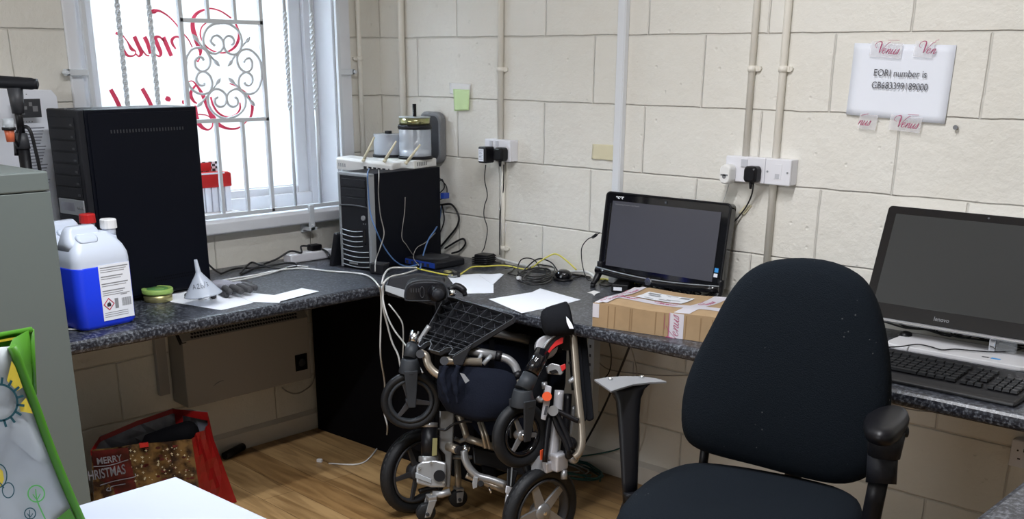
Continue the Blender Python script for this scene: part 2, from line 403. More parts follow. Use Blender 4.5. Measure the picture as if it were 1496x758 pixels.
def text_into(b, s, P, size, align='CENTER', th=0.0004, sx=1.0, shear=0.0, bold=0.0):
    c = bpy.data.curves.new('t', 'FONT'); c.body = s; c.size = size; c.align_x = align; c.extrude = 0; c.shear = shear; c.offset = bold
    o = bpy.data.objects.new('t', c); COL.objects.link(o)
    bpy.context.view_layer.update()
    dg = bpy.context.evaluated_depsgraph_get(); me = o.evaluated_get(dg).to_mesh()
    vs = [P(v.co.x*sx, v.co.y, th) for v in me.vertices]; fs = [tuple(p.vertices) for p in me.polygons]
    b.add(vs, fs); o.evaluated_get(dg).to_mesh_clear(); bpy.data.objects.remove(o, do_unlink=True); bpy.data.curves.remove(c)
    return b
def quad(b, P, x0, y0, x1, y1, h=0.0004):
    return b.add([P(x0, y0, h), P(x1, y0, h), P(x1, y1, h), P(x0, y1, h)], [(0, 1, 2, 3)])
VENUS = [
 [(-.2, 1.15, .07), (-.75, 1.35, .08), (-.85, 2.0, .10), (-.2, 2.5, .14), (.45, 2.3, .26), (.62, 1.2, .30), (.7, 0.05, .16)],
 [(.7, 0.05, .08), (1.2, 1.0, .08), (1.9, 2.1, .10), (2.5, 2.55, .16)],
 [(1.45, .45, .10), (2.0, .8, .10), (1.9, 1.08, .12), (1.5, .85, .20), (1.42, .25, .20), (1.75, 0, .12), (2.25, .45, .09)],
 [(2.6, 1.0, .20), (2.4, 0.0, .20)], [(2.42, .2, .09), (2.95, 1.0, .13), (3.15, .85, .2), (2.98, .15, .2), (3.2, 0, .12), (3.45, .4, .08)],
 [(3.65, 1.0, .2), (3.5, .2, .2), (3.75, 0, .12), (4.2, .7, .08)], [(4.35, 1.0, .2), (4.15, .15, .2), (4.4, 0, .12), (4.7, .4, .08)],
 [(4.6, .3, .08), (5.1, 1.15, .10), (5.1, .6, .2), (5.0, .15, .2), (4.7, 0.02, .13), (4.6, .2, .1)],
 [(1.7, 2.85, .09), (4.3, 2.95, .09)]]
def venus(b, P, sc, x0=0, y0=0, which=None, slant=.28, wk=1.0, th=.0005):
    for i, st in enumerate(VENUS):
        if which is not None and i not in which: continue
        ribbon(b, [(x0+(x+slant*y)*sc, y0+y*sc, w*sc*wk) for x, y, w in st], P, th)
    return b
def cable(name, pts, r, m, label, cat='cable', group=None, smooth=7, plug=None):
    P = []
    for p in catmull(pts, smooth):
        over = (p.x < .688 and p.y > -1.80) or p.y > -.616       # footprint of the worktops
        if over and p.z > .68: p.z = max(p.z, .7385+r)
        p.y = min(p.y, -r-.0008); p.x = max(p.x, r+.0008); p.z = max(p.z, r+.0005); P.append(p)
    b = B().tube(P, r, 7); o = obj(name, b, m); tag(o, label, cat, group); return o

# ================================================================== THE ROOM
CH = 2.62; XR = 4.5; YF = -5.2
struct(obj('floor', B().box((-.2, YF-.2, -.08), (XR+.2, .2, 0)), 'oak_laminate'))
struct(obj('ceiling', B().box((-.2, YF-.2, CH), (XR+.2, .2, CH+.1)), 'ceiling_white'))
WY0, WY1, WZ0, WZ1 = -1.305, -.238, .90, 2.12
b = B().box((-.2, YF, 0), (0, .0, WZ0)).box((-.2, YF, WZ1), (0, 0, CH)).box((-.2, YF, WZ0), (0, WY0, WZ1)).box((-.2, WY1, WZ0), (0, 0, WZ1))
struct(obj('wall_left', b, 'blockwork_left'))
struct(obj('wall_back', B().box((-.2, 0, 0), (XR+.2, .2, CH)), 'blockwork_back'))
struct(obj('wall_right', B().box((XR, YF, 0), (XR+.2, 0, CH)), 'blockwork_left'))
b = B().box((-.2, YF-.2, 0), (.2, YF, CH)).box((2.4, YF-.2, 0), (XR+.2, YF, CH)).box((.2, YF-.2, 0), (2.4, YF, .95)).box((.2, YF-.2, 2.3), (2.4, YF, CH))
struct(obj('wall_front', b, 'blockwork_plain'))
# unseen window added in the front wall behind the camera, for fill light
wf = B()
for a in (.2, 1.27, 2.34): wf.box((a, YF-.14, .95), (a+.06, YF-.08, 2.3))
for z in (.95, 2.24): wf.box((.2, YF-.14, z), (2.4, YF-.08, z+.06))
w2 = struct(obj('added_window', wf, 'gloss_white', bevel=.004))
# skirting
struct(obj('baseboard_left', B().box((0, -3.2, 0), (.022, 0, .068)).prism([(0, -3.2, .068), (.022, -3.2, .068), (0, -3.2, .082)], (0, 3.2, 0)), 'skirting_paint'))
struct(obj('baseboard_back', B().box((0.022, -.022, 0), (XR, 0, .068)).prism([(.022, 0, .068), (.022, -.022, .068), (.022, 0, .082)], (XR-.03, 0, 0)), 'skirting_paint'))
# window 1: reveal lining, outer frame, sash, pane, sill
GX = -.150
b = B()
b.box((-.2, WY1-.010, WZ0), (.0, WY1+.0005, WZ1)).box((-.2, WY0-.0005, WZ0), (.0, WY0+.010, WZ1)).box((-.2, WY0, WZ1), (0, WY1, WZ1+.012))
struct(obj('trim_1', b, 'gloss_white'))
b = B()
y0, y1, z0, z1 = WY0+.0105, WY1-.0105, .922, WZ1
def frame(b, ya, yb, za, zb, w, xa, xb):
    b.box((xa, ya, za), (xb, ya+w, zb)).box((xa, yb-w, za), (xb, yb, zb)).box((xa, ya+w, za), (xb, yb-w, za+w)).box((xa, ya+w, zb-w), (xb, yb-w, zb))
frame(b, y0, y1, z0, z1, .055, -.20, -.105)
w1 = struct(obj('window_1', b, 'gloss_white', bevel=.004))
b = B(); frame(b, y0+.055, y1-.055, z0+.055-.030, z1-.055, .058, -.185, -.122)
obj('sash', b, 'gloss_white', w1, bevel=.006)
b = B(); frame(b, y0+.105, y1-.105, 1.0, z1-.105, .006, -.160, -.136); obj('gasket', b, 'mid_grey', w1)
obj('pane', B().box((-.154, y0+.10, .985), (-.150, y1-.10, z1-.10)), 'window_glass', w1)
struct(obj('trim_2', B().prism([(-.12, WY0-.055, .925), (.038, WY0-.055, .925), (.050, WY0-.055, .915), (.050, WY0-.055, .878), (.044, WY0-.055, .872), (-.12, WY0-.055, .872)], (0, WY1-WY0+.125, 0)), 'gloss_white', bevel=.003))
for n_, (ya, yb) in (('trim_3', (WY0-.045, WY0-.002)), ('trim_4', (WY1+.002, WY1+.070))):
    struct(obj(n_, B().box((0, ya, .926), (.014, yb, WZ1+.06)), 'gloss_white', bevel=.003))
struct(obj('trim_5', B().box((0, WY0-.002, WZ1+.0), (.014, WY1+.002, WZ1+.06)), 'gloss_white', bevel=.003))

# red lettering on the glass: reversed as read from inside; stroke points traced on the pane
def wl(origin, sc):
    def P(x, y, h=0.0):
        q = ox(origin[0]+x/sc, origin[1]+y/sc, GX+.0006); q.x += h; return q
    return P
PA = wl((150, 0), 6.233); PB = wl((250, 80), 6.32); PC = wl((60, 0), 3.79)
b = B()
for st in (
  [(1170, 165, 8), (1080, 105, 8), (990, 78, 8), (920, 90, 14), (860, 120, 25), (825, 170, 30), (820, 250, 38), (840, 330, 42), (870, 410, 40), (890, 460, 30), (885, 510, 10), (868, 560, 6), (850, 535, 5), (862, 520, 5)],
  [(1205, 200, 10), (1240, 300, 16), (1230, 380, 22), (1190, 440, 18), (1110, 480, 10), (1020, 470, 8), (940, 420, 8), (890, 330, 7), (900, 250, 6), (945, 205, 6)],
  [(820, 440, 4), (780, 360, 5), (720, 290, 6), (660, 210, 6), (600, 150, 8), (540, 110, 12), (500, 97, 20), (470, 103, 40), (442, 105, 34)],
  [(742, 495, 20), (735, 430, 18), (705, 350, 12), (665, 335, 14), (632, 360, 24), (635, 400, 18), (665, 445, 8)],
  [(552, 338, 34), (590, 430, 34), (625, 510, 30)], [(560, 380, 8), (520, 338, 14), (480, 345, 30), (500, 410, 34), (528, 480, 28), (515, 512, 12), (468, 490, 6)],
  [(380, 335, 34), (410, 400, 32), (432, 490, 20)], [(288, 332, 34), (320, 405, 32), (352, 478, 34), (330, 512, 12), (300, 490, 6)], [(425, 508, 8), (395, 500, 8), (360, 455, 6)],
  [(118, 300, 22), (155, 320, 10), (178, 345, 10), (178, 410, 16), (195, 470, 28), (232, 508, 16), (285, 505, 8), (300, 470, 6), (262, 445, 26), (225, 380, 6), (180, 320, 6)]):
    ribbon(b, [(x, y, w*.9+6) for x, y, w in st], PA, th=.0006)
for st in (
  [(150, 250, 5), (200, 245, 6), (255, 310, 20), (300, 390, 34), (350, 500, 44), (390, 590, 50), (440, 645, 34), (520, 680, 18), (600, 682, 12), (660, 650, 6), (690, 620, 5)],
  [(240, 265, 8), (190, 330, 22), (182, 380, 30), (210, 430, 18), (240, 450, 6)], [(228, 470, 22), (222, 530, 44), (238, 600, 44), (280, 665, 32), (340, 692, 12), (380, 660, 8), (375, 600, 5), (330, 560, 5), (250, 550, 6)],
  [(540, 265, 5), (600, 290, 6), (690, 350, 7), (730, 410, 10), (750, 480, 22), (735, 570, 16), (690, 620, 6)],
  [(365, 390, 12), (390, 470, 14), (440, 540, 14), (520, 575, 12), (600, 550, 9), (635, 500, 12), (635, 440, 6)], [(110, 420, 10), (108, 440, 12), (114, 455, 8)]):
    ribbon(b, [(x, y, w*.9+6) for x, y, w in st], PB, th=.0006)
for st in ([(385, 495, 22), (420, 560, 24), (455, 640, 22)], [(560, 490, 22), (596, 555, 22), (632, 640, 20)], [(690, 540, 20), (703, 548, 28), (716, 556, 16)], [(690, 590, 14), (720, 640, 20)]):
    ribbon(b, st, PC, th=.0006)
obj('lettering', b, 'window_red', w1)

# ================================================================== SECURITY GRILLE
G = .032
g = thing('window_grille', (G, -.77, .94), 'white painted wrought iron security grille with twisted bars in front of the window', 'grille')
def GP(x, y): return ox(x, y, G)
zt = 2.08
bars = [(-1.295, 0), (-1.171, 1), (-1.055, 1), (-.940, 2), (-.606, 2), (-.495, 1), (-.371, 1), (-.247, 0)]
for k, (y, tw) in enumerate(bars):
    if tw == 1:
        lo, hi = 1.27, 1.665
        if y > -.55: lo = 1.31
        bb = B().cyl((G, y, .94), (G, y, lo), .0065, seg=8).cyl((G, y, hi), (G, y, zt), .0065, seg=8)
        R = []; n = 56
        for i in range(n+1):
            z = lo+(hi-lo)*i/n; a = i*2*pi*4.5/n
            R.append([V((G+.0088*cos(a+q*pi/2), y+.0088*sin(a+q*pi/2), z)) for q in range(4)])
        bb.rings(R, smooth=False)
        obj('twisted_bar', bb, 'grille_white', g)
    else:
        obj('upright', B().box((G-.007, y-.0075, .935), (G+.007, y+.0075, zt)), 'grille_white', g, bevel=.001)
for y in (-.829, -.717):
    obj('short_bar', B().box((G-.006, y-.006, 1.628), (G+.006, y+.006, zt)), 'grille_white', g)
    obj('short_bar', B().box((G-.006, y-.006, .94), (G+.006, y+.006, 1.275)), 'grille_white', g)
obj('bottom_rail', B().box((G-.007, -1.302, .932), (G+.007, -.24, .947)), 'grille_white', g, bevel=.001)
obj('top_rail', B().box((G-.007, -1.302, zt-.007), (G+.007, -.24, zt+.007)), 'grille_white', g)
for z in (1.621, 1.281): obj('cross_rail', B().box((G-.007, -.945, z-.007), (G+.007, -.60, z+.007)), 'grille_white', g, bevel=.001)
s1 = lambda L: [GP(150+x/6.233, y/6.233) for x, y in L]
s2 = lambda L: [GP(250+x/6.32, 80+y/6.32) for x, y in L]
scr = [
 s1([(1020, 415), (985, 380), (1000, 335), (1040, 322), (1080, 350), (1100, 400), (1085, 450), (1040, 485), (980, 480), (930, 430), (915, 350), (945, 265), (1010, 220), (1075, 210)]),
 s1([(1175, 415), (1195, 380), (1180, 340), (1140, 325), (1105, 355), (1100, 400), (1115, 455), (1160, 490), (1210, 490), (1255, 440), (1265, 370), (1240, 290), (1190, 240), (1130, 212), (1075, 210)]),
 s1([(920, 550), (905, 525), (870, 520), (840, 560), (850, 615), (905, 650), (960, 620), (980, 560), (960, 490), (915, 440), (850, 435), (800, 460), (765, 520), (750, 600), (757, 680)]),
 s2([(310, 260), (300, 280), (260, 278), (232, 235), (245, 180), (290, 152), (340, 175), (370, 220), (378, 280), (350, 340), (300, 362), (250, 355), (200, 325), (160, 270), (140, 200), (136, 110), (140, 60)]),
 s1([(1285, 570), (1300, 540), (1335, 530), (1360, 570), (1350, 630), (1300, 655), (1250, 620), (1225, 560), (1230, 500), (1270, 455), (1330, 450), (1390, 490), (1430, 550), (1445, 620), (1447, 700)]),
 s2([(675, 250), (690, 278), (725, 280), (750, 240), (740, 190), (690, 160), (640, 190), (622, 240), (630, 300), (670, 350), (730, 362), (790, 330), (825, 260), (837, 180), (835, 90)]),
 s2([(430, 390), (405, 410), (410, 455), (450, 480), (495, 460), (512, 400), (490, 350), (440, 318), (390, 322), (345, 370), (340, 440), (370, 510), (430, 565), (510, 590)]),
 s2([(585, 390), (612, 410), (612, 455), (575, 480), (530, 460), (512, 400), (530, 350), (580, 318), (625, 322), (675, 370), (688, 430), (670, 500), (610, 560), (510, 590)])]
for s in scr: obj('scroll', B().tube(s, .0046, 8, smooth=5), 'grille_white', g)
for p0, p1 in ((s1([(905, 425)])[0], s1([(1045, 580)])[0]), (s1([(1245, 450)])[0], s1([(1155, 580)])[0]), (s1([(1245, 450)])[0], s1([(1325, 355)])[0]), (s1([(905, 425)])[0], s1([(835, 335)])[0]),
               (s2([(345, 370)])[0], s2([(440, 235)])[0]), (s2([(345, 370)])[0], s2([(258, 462)])[0]), (s2([(650, 330)])[0], s2([(550, 232)])[0]), (s2([(650, 330)])[0], s2([(755, 452)])[0])):
    d = (p1-p0).normalized()
    bb = B().cyl(p0, p1-d*.016, .0036, seg=8).lathe([(.0005, -.024), (.005, -.016), (.0078, -.006), (.0065, .002), (.002, .010), (.0002, .013)], p1, d, 10)
    obj('leaf_spear', bb, 'grille_white', g)
for y, sgn in ((-1.30, -1), (-.245, 1)):
    for z in (1.449,):
        bb = B().box((G-.004, min(y, y+sgn*.075), z-.010), (G+.004, max(y, y+sgn*.075), z+.010)).box((0.015, y+sgn*.07-.006, z-.010), (G+.004, y+sgn*.07+.006, z+.010))
        bb.cyl((.0145, y+sgn*.075, z), (G+.012, y+sgn*.075, z), .007, seg=10)
        obj('fixing_bracket', bb, 'grille_white', g, bevel=.001)
bb = B().box((G+.008, -.443, .845), (G+.022, -.421, .945)).box((0, -.452, .845), (G+.022, -.412, .857)).cyl((G+.005, -.432, .866), (G+.030, -.432, .866), .006, seg=10)
bb.box((0.0, -.455, .835), (.012, -.409, .875))
obj('fixing_bracket', bb, 'grille_white', g, bevel=.001)

# plain red and white packet on the window ledge
q = thing('packet', (-.075, -.79, .926), 'red and white packet with checkered edge standing on the window ledge behind the grille', 'packet')
def LP(x, y, X): return ox(x, y, X)
cy_ = (LP(290, 290, -.08).y+LP(333, 290, -.08).y)/2
zA = .946; c0 = LP(285, 265, -.08); c1 = LP(334, 265, -.08); zB = LP(300, 274, -.08).z
obj('ledge_board', B().box((-.13, c0.y-.06, .926), (-.03, c1.y+.01, .940)), 'paper_warm', q, bevel=.002)
bb = B()
for k in range(5): yk = c0.y+(c1.y-c0.y)*k/5; bb.box((-.115, yk+.002, .940), (-.065, yk+(c1.y-c0.y)/5-.003, zB))
obj('white_carton', bb, 'paper', q, bevel=.002)
zT = LP(300, 252, -.08).z
obj('red_carton', B().prism([(-.12, c0.y, zB), (-.12, c1.y, zB), (-.12, c1.y, zT-.006), (-.12, c1.y-.012, zT), (-.12, c0.y, zT)], (.062, 0, 0)), 'red_plastic', q, bevel=.004)
obj('pale_band', B().box((-.0578, c0.y, (zT)-.006), (-.057, c1.y-.03, zT)), 'paper', q)
zU = LP(300, 237, -.10).z
bb = B(); bw = B(); n = 10
for i in range(n):
    for j in range(4):
        ya = c0.y+(c1.y-.006-c0.y)*i/n; yb = c0.y+(c1.y-.006-c0.y)*(i+1)/n; za = zT+(zU-zT)*j/4; zb = zT+(zU-zT)*(j+1)/4
        (bb if (i+j) % 2 else bw).box((-.115, ya, za), (-.111, yb, zb))
obj('check_card', bw, 'paper', q); obj('check_squares', bb, 'ink', q)
obj('red_panel', B().box((-.110, c0.y, zT+.002), (-.106, c1.y-.055, zU-.003)), 'red_plastic', q)

# ================================================================== CONDUIT AND TRUNKING
def conduit(pts, r, clips, label, wall, m='conduit_paint', group=None):
    p0 = V(pts[0]); t = thing('wall_conduit', (p0.x, p0.y, min(p[2] for p in pts)), label, 'conduit', group)
    obj('pipe', B().tube([V(p) for p in pts], r, 12), m, t)
    for z in clips:
        c = V((p0.x, p0.y, z)); bb = B().cyl(c-V((0, 0, .009)), c+V((0, 0, .009)), r+.003, seg=12)
        if wall == 'back': bb.cyl((c.x+.021, -.0005, z), (c.x+.021, -.010, z), .008, seg=12).box((c.x, -.012, z-.008), (c.x+.021, -.0005, z+.008))
        else: bb.cyl((.0005, c.y-.021, z), (.010, c.y-.021, z), .008, seg=12).box((.0005, c.y-.021, z-.008), (.012, c.y, z+.008))
        obj('clip', bb, m, t)
    return t
ztop = CH-.001
conduit([(.014, -.122, .7395), (.014, -.122, ztop)], .0105, (1.50, 2.1), 'cream painted pipe on the window wall between window and room corner', 'left')
conduit([(.150, -.016, .7395), (.150, -.016, ztop)], .0135, (2.1,), 'cream painted pipe nearest the room corner on the long wall', 'back')
conduit([(.692, -.013, 1.205), (.692, -.013, ztop)], .0115, (1.465, 2.1), 'cream painted pipe dropping to the twin socket behind the modem', 'back')
conduit([(.705, -.010, .7395), (.705, -.010, 1.135)], .008, (.80,), 'thin cream pipe running down from the twin socket behind the modem', 'back')
conduit([(1.760, -.013, 1.212), (1.760, -.013, ztop)], .0105, (1.478, 2.1), 'left of the two cream pipes above the sockets beside the notice', 'back')
conduit([(1.868, -.013, .7395), (1.868, -.013, ztop)], .0115, (1.478, 2.1), 'right of the two cream pipes above the sockets, continuing down behind the monitor', 'back')
t = obj('cable_trunking', B().box((1.238, -.022, .7395), (1.272, -.0005, ztop)).box((1.2405, -.0255, .7395), (1.2695, -.022, ztop)), 'trunking_white', bevel=.002)
tag(t, 'white square plastic cable trunking running up the wall behind the monitor', 'trunking')

# ================================================================== SOCKETS
def plate(x0, x1, z0, z1, d, label, name='wall_socket'):
    t = thing(name, ((x0+x1)/2, -.0005, z0), label, 'socket')
    obj('back_box', B().box((x0+.001, -d+.009, z0+.001), (x1-.001, -.0005, z1-.001)), 'socket_white', t, bevel=.002)
    obj('faceplate', B().box((x0, -d, z0), (x1, -d+.009, z1)), 'socket_white', t, bevel=.003)
    return t
def sx(px, py, Y=-.045): return oy(px, py, Y).x
def sz(px, py, Y=-.045): return oy(px, py, Y).z
x0, x1 = sx(708, 203), sx(745.5, 205); z1 = sz(725, 203.5); z0 = sz(725, 235)
t = plate(x0, x1, z0, z1, .045, 'white twin wall socket with two black plugs above the modem')
for k in (.27, .50): obj('switch', B().box((x0+(x1-x0)*k-.007, -.049, z1-.026), (x0+(x1-x0)*k+.007, -.045, z1-.006)), 'socket_grey', t, bevel=.001)
def uk_plug(c, w=.046, h=.05, d=.038, m='black_plastic', label='', name='mains_plug'):
    t = thing(name, c, label, 'plug')
    c = V(c); pr = [(p[0], p[1]) for p in rrect(w, h, .012)]
    R = []
    for k, (yy, s_) in enumerate(((0, .92), (-.004, 1), (-d+.010, 1), (-d+.003, .86), (-d, .7))):
        R.append([V((c.x+x*s_, c.y+yy, c.z+z*s_)) for x, z in pr])
    obj('plug_body', B().rings(R, smooth=False), m, t, bevel=.002)
    obj('cable_boot', B().cyl((c.x, c.y-d*.55, c.z-h*.45), (c.x, c.y-d*.55, c.z-h*.45-.022), .0065, .004, 10), m, t)
    return t
pl = oy(736, 225, -.046); uk_plug((pl.x, -.0455, pl.z), label='black mains plug in the right half of the twin socket above the modem')
pb = oy(709, 226, -.085)
t = thing('power_adapter', (pb.x, -.0455, pb.z), 'black plug-in power adapter with white label at the left of the twin socket', 'power adapter')
obj('adapter_body', B().box((pb.x-.020, -.105, pb.z-.030), (pb.x+.022, -.058, pb.z+.030)), 'black_plastic', t, bevel=.005)
obj('plug_base', B().cyl((pb.x+.001, -.058, pb.z), (pb.x+.001, -.0455, pb.z), .024, seg=18), 'black_plastic', t)
obj('rating_label', B().box((pb.x-.016, -.1057, pb.z-.023), (pb.x+.010, -.1052, pb.z+.022)), 'paper', t)
bt = B()
for k in range(7): bt.box((pb.x-.013, -.1062, pb.z-.017+k*.0053), (pb.x+.006-(k % 3)*.003, -.1058, pb.z-.0155+k*.0053))
obj('label_print', bt, 'grey_ink', t)
# right group
x0, x1 = sx(1061, 227), sx(1118.5, 230); z1 = sz(1090, 229); z0 = sz(1090, 266.5)
t = plate(x0, x1, z0, z1, .045, 'white twin wall socket above the monitor holding a black plug')
xs_ = sx(1088, 240); zs_ = sz(1088, 238)
obj('switch', B().box((xs_-.012, -.049, zs_-.012), (xs_+.010, -.045, zs_+.012)), 'socket_grey', t, bevel=.001)
xa, xb = sx(1119.3, 230), sx(1157, 232)
t2 = plate(xa, xb, z0, z1, .047, 'white single data outlet beside the twin socket, left of the notice', 'data_outlet')
t2['category'] = 'outlet'
xm = (xa+xb)/2
obj('port_module', B().box((xm-.012, -.0485, z0+.018), (xm+.014, -.047, z1-.016)), 'socket_white', t2, bevel=.0006)
obj('port_opening', B().box((xm-.007, -.0492, z0+.020), (xm+.008, -.0486, z0+.034)), 'socket_grey', t2)
for k in (xa+.010, xb-.010): obj('screw', B().cyl((k, -.0485, (z0+z1)/2), (k, -.0465, (z0+z1)/2), .0032, seg=10), 'grey_steel', t2)
pl = oy(1103, 254, -.046); uk_plug((pl.x, -.0455, pl.z), label='black mains plug in the twin socket above the monitor')
pw = oy(1065, 254, -.055)
t = thing('charger_plug', (pw.x, -.0455, pw.z), 'rounded white plug-in charger at the left of the socket above the monitor', 'charger')
R = []
for yy, s_ in ((0, .95), (-.006, 1), (-.030, .98), (-.038, .85)): R.append([V((pw.x+x*s_, -.0455+yy, pw.z+z*s_)) for x, z in rrect(.040, .062, .016)])
obj('charger_body', B().rings(R, smooth=False), 'router_white', t, bevel=.002)
obj('charger_slot', B().box((pw.x-.013, -.0845, pw.z-.004), (pw.x+.013, -.0832, pw.z+.001)).cyl((pw.x, -.0845, pw.z-.006), (pw.x, -.0832, pw.z-.006), .007, seg=12), 'mid_grey', t)
# low twin socket, right edge
x0 = sx(1479, 640, -.035); zc1 = sz(1479, 641, -.035); zc0 = sz(1479, 681, -.035)
t = plate(x0, x0+.146, zc0, zc1, .035, 'white twin wall socket low under the worktop at the right edge')
bb = B()
for dx in (.038, .108):
    bb.box((x0+dx-.003, -.0354, zc1-.032), (x0+dx+.003, -.0350, zc1-.022))
    for q_ in (-.012, .012): bb.box((x0+dx+q_-.004, -.0354, zc0+.024), (x0+dx+q_+.004, -.0350, zc0+.028))
for k in (.020, .126): bb.cyl((x0+k, -.0356, zc1-.030), (x0+k, -.035, zc1-.030), .003, seg=8)
obj('pin_holes', bb, 'ink', t)

# ================================================================== PAPERS ON THE WALL
def wall_sheet(c4, name, label, cat, m, th=.0012):
    """four corners measured on the back wall, clockwise from top left"""
    P4 = [oy(x, y, -.002) for x, y in c4]
    R0 = [p.copy() for p in P4]; n = 10; F = []
    for j in range(n+1):
        row = []
        for i in range(n+1):
            u, v = i/n, j/n; p = (P4[0]*(1-u)+P4[1]*u)*(1-v)+(P4[3]*(1-u)+P4[2]*u)*v
            p.y = -.0035-.0035*sin(u*3.1*pi)*(v**2)*.6-.004*(v**3)*(1 if name == 'paper_notice' else .3)
            row.append(p)
        F.append(row)
    vs = [p for r in F for p in r]; fs = [(j*(n+1)+i, j*(n+1)+i+1, (j+1)*(n+1)+i+1, (j+1)*(n+1)+i) for j in range(n) for i in range(n)]
    o = obj(name, B().add(vs, fs, True), m, solid=th*.4); 
    if name == 'sticky_note': o.location.y -= .006
    tag(o, label, cat); return o, P4
nt_, P4 = wall_sheet([(1249, 63), (1398, 66), (1381, 181), (1237, 167)], 'paper_notice', 'white printed paper notice with a registration number taped to the block wall', 'notice', 'paper')
ux = (P4[1]-P4[0]).normalized(); uy = V((0, 0, 1)); uy = (uy-ux*uy.dot(ux)).normalized()
c = oy(1314, 112, -.0105)
P = plane_xy(c, ux, uy)
text_into(bt := B(), 'EORI number is', P, .0265, sx=.92)
o = obj('printed_text', bt, 'faded_ink', nt_)
c = oy(1313, 130.5, -.0105); P = plane_xy(c, ux, uy)
text_into(bt := B(), 'GB683399189000', P, .0265, sx=.86)
obj('printed_text', bt, 'faded_ink', nt_)
for (px, py, wh, x_, lab) in ((1273, 77, None, 0, 'strip of clear branded tape at the top left of the notice'), (1337, 77, (0, 1, 2, 3, 4, 9), 0, 'strip of clear branded tape at the top right of the notice'),
                         (1256, 182, (3, 4, 5, 6, 7), 0, 'short strip of clear branded tape at the bottom left of the notice'), (1301, 184, None, 0, 'strip of clear branded tape at the bottom right of the notice')):
    c = oy(px, py, -.0125); P = plane_xy(c, V((1, 0, -.05)).normalized(), V((.05, 0, 1)).normalized())
    t = thing('tape_strip', c, lab, 'tape')
    w_ = .088 if wh is None else .05
    obj('tape_film', B().add([P(-.006, -.010), P(w_, -.012), P(w_+.002, .030), P(-.004, .032)], [(0, 1, 2, 3)]), 'tape_clear', t, solid=.0003)
    bt = B(); venus(bt, P, .0125, x0=.014 if wh is None or 0 in (wh or ()) else -.035, y0=0, which=wh, th=.0006, wk=1.0)
    if wh and 9 in wh: ribbon(bt, [(.052, .034, .001), (.062, .037, .0012)], P)
    if wh and 3 in wh and 0 not in wh: ribbon(bt, [(0, .026, .001), (.022, .033, .0012)], P)
    obj('printed_script', bt, 'magenta_ink', t)
o, _ = wall_sheet([(664, 130), (688, 131), (687, 161), (666, 162)], 'sticky_note', 'pale green sticky note on the wall above the disc spindles', 'note', 'sticky_green')
o, _ = wall_sheet([(657, 121), (688, 123), (687, 140), (658, 137)], 'tape_piece', 'square of pale tape behind the green sticky note', 'tape', 'paper_warm')
o, _ = wall_sheet([(866, 210), (899, 212), (898, 235), (865, 232)], 'masking_tape_piece', 'torn piece of beige masking tape on the wall left of the trunking', 'tape', 'masking_tape')
o, _ = wall_sheet([(731, 324), (741, 326), (738, 346), (731, 343)], 'paper_tag', 'small scrap of pink paper stuck by the cable below the twin socket', 'paper scrap', 'paper_warm')
o, _ = wall_sheet([(1089, 299), (1099, 300), (1088, 314), (1079, 311)], 'paper_scrap', 'small pinkish scrap of tape on the wall below the socket by the monitor', 'paper scrap', 'masking_tape')
c = oy(1397, 186, -.006)
tag(obj('wall_screw', B().cyl((c.x, -.012, c.z), (c.x, -.0005, c.z), .0035, seg=10).cyl((c.x, -.014, c.z), (c.x, -.011, c.z), .0065, seg=12), 'mid_grey'), 'small grey screw head in the wall below the notice', 'screw')
c = oy(1409, 103, -.002)
# ================================================================== WORKTOPS
TZ = .738; TH = .040
def edge_profile(s):    # rounded (postformed) nose; s=-1..; returns list of (out, z)
    return [(-.014, TZ), (-.006, TZ-.002), (-.001, TZ-.008), (0, TZ-.016), (0, TZ-.026), (-.003, TZ-.034), (-.010, TZ-TH)]
# left run along the window wall and the corner
LX = .690; RY = -.618
prof = [(.002, TZ), ] + [(LX+o_, z) for o_, z in edge_profile(1)] + [(.002, TZ-TH)]
b = B().prism([(x, -1.80, z) for x, z in prof], (0, 1.80-.50, 0))
o = obj('worktop', b, 'worktop_laminate', bevel=0); tag(o, 'black speckled laminate worktop under the barred window', 'worktop')
prof = [(-.002, TZ)] + [(RY-o_, z) for o_, z in edge_profile(1)] + [(-.002, TZ-TH)]
b = B().prism([(LX+.01, y, z) for y, z in prof], (3.62-LX-.01, 0, 0)).box((.002, -.4995, TZ-TH), (LX+.01, -.002, TZ))
o = obj('worktop', b, 'worktop_laminate'); tag(o, 'black speckled laminate worktop running along the long block wall under the monitors', 'worktop')
b = B().prism([(3.026-o_, -2.5, z) for o_, z in edge_profile(1)]+[(3.62, -2.5, TZ-TH), (3.62, -2.5, TZ)], (0, 2.5-.645, 0))
o = obj('worktop', b, 'worktop_laminate'); tag(o, 'black speckled return worktop cut off at the bottom right corner', 'worktop')
t = obj('end_panel', B().box((3.06, -2.46, 0), (3.60, -2.43, TZ-TH)), 'matt_black'); tag(t, 'black end panel under the return worktop, out at the right', 'panel')
t = obj('end_panel', B().box((3.57, -.54, 0), (3.60, -.01, TZ-TH)), 'matt_black'); tag(t, 'black end panel under the far right end of the long worktop', 'panel')
# black floor-standing cabinet carrying the corner
t = thing('corner_cabinet', (.30, -.24, 0), 'tall black cabinet on the floor beneath the corner of the worktops', 'cabinet')
obj('carcass', B().box((.034, -.448, 0), (.98, -.03, TZ-TH-.002)), 'matt_black', t, bevel=.003)
for xa_ in (.566, .776): obj('door', B().box((xa_, -.460, .06), (xa_+.204, -.449, TZ-TH-.005)), 'matt_black', t, bevel=.002)
obj('side_seam', B().box((.560, -.4495, 0), (.564, -.448, TZ-TH-.004)), 'dark_grey', t)

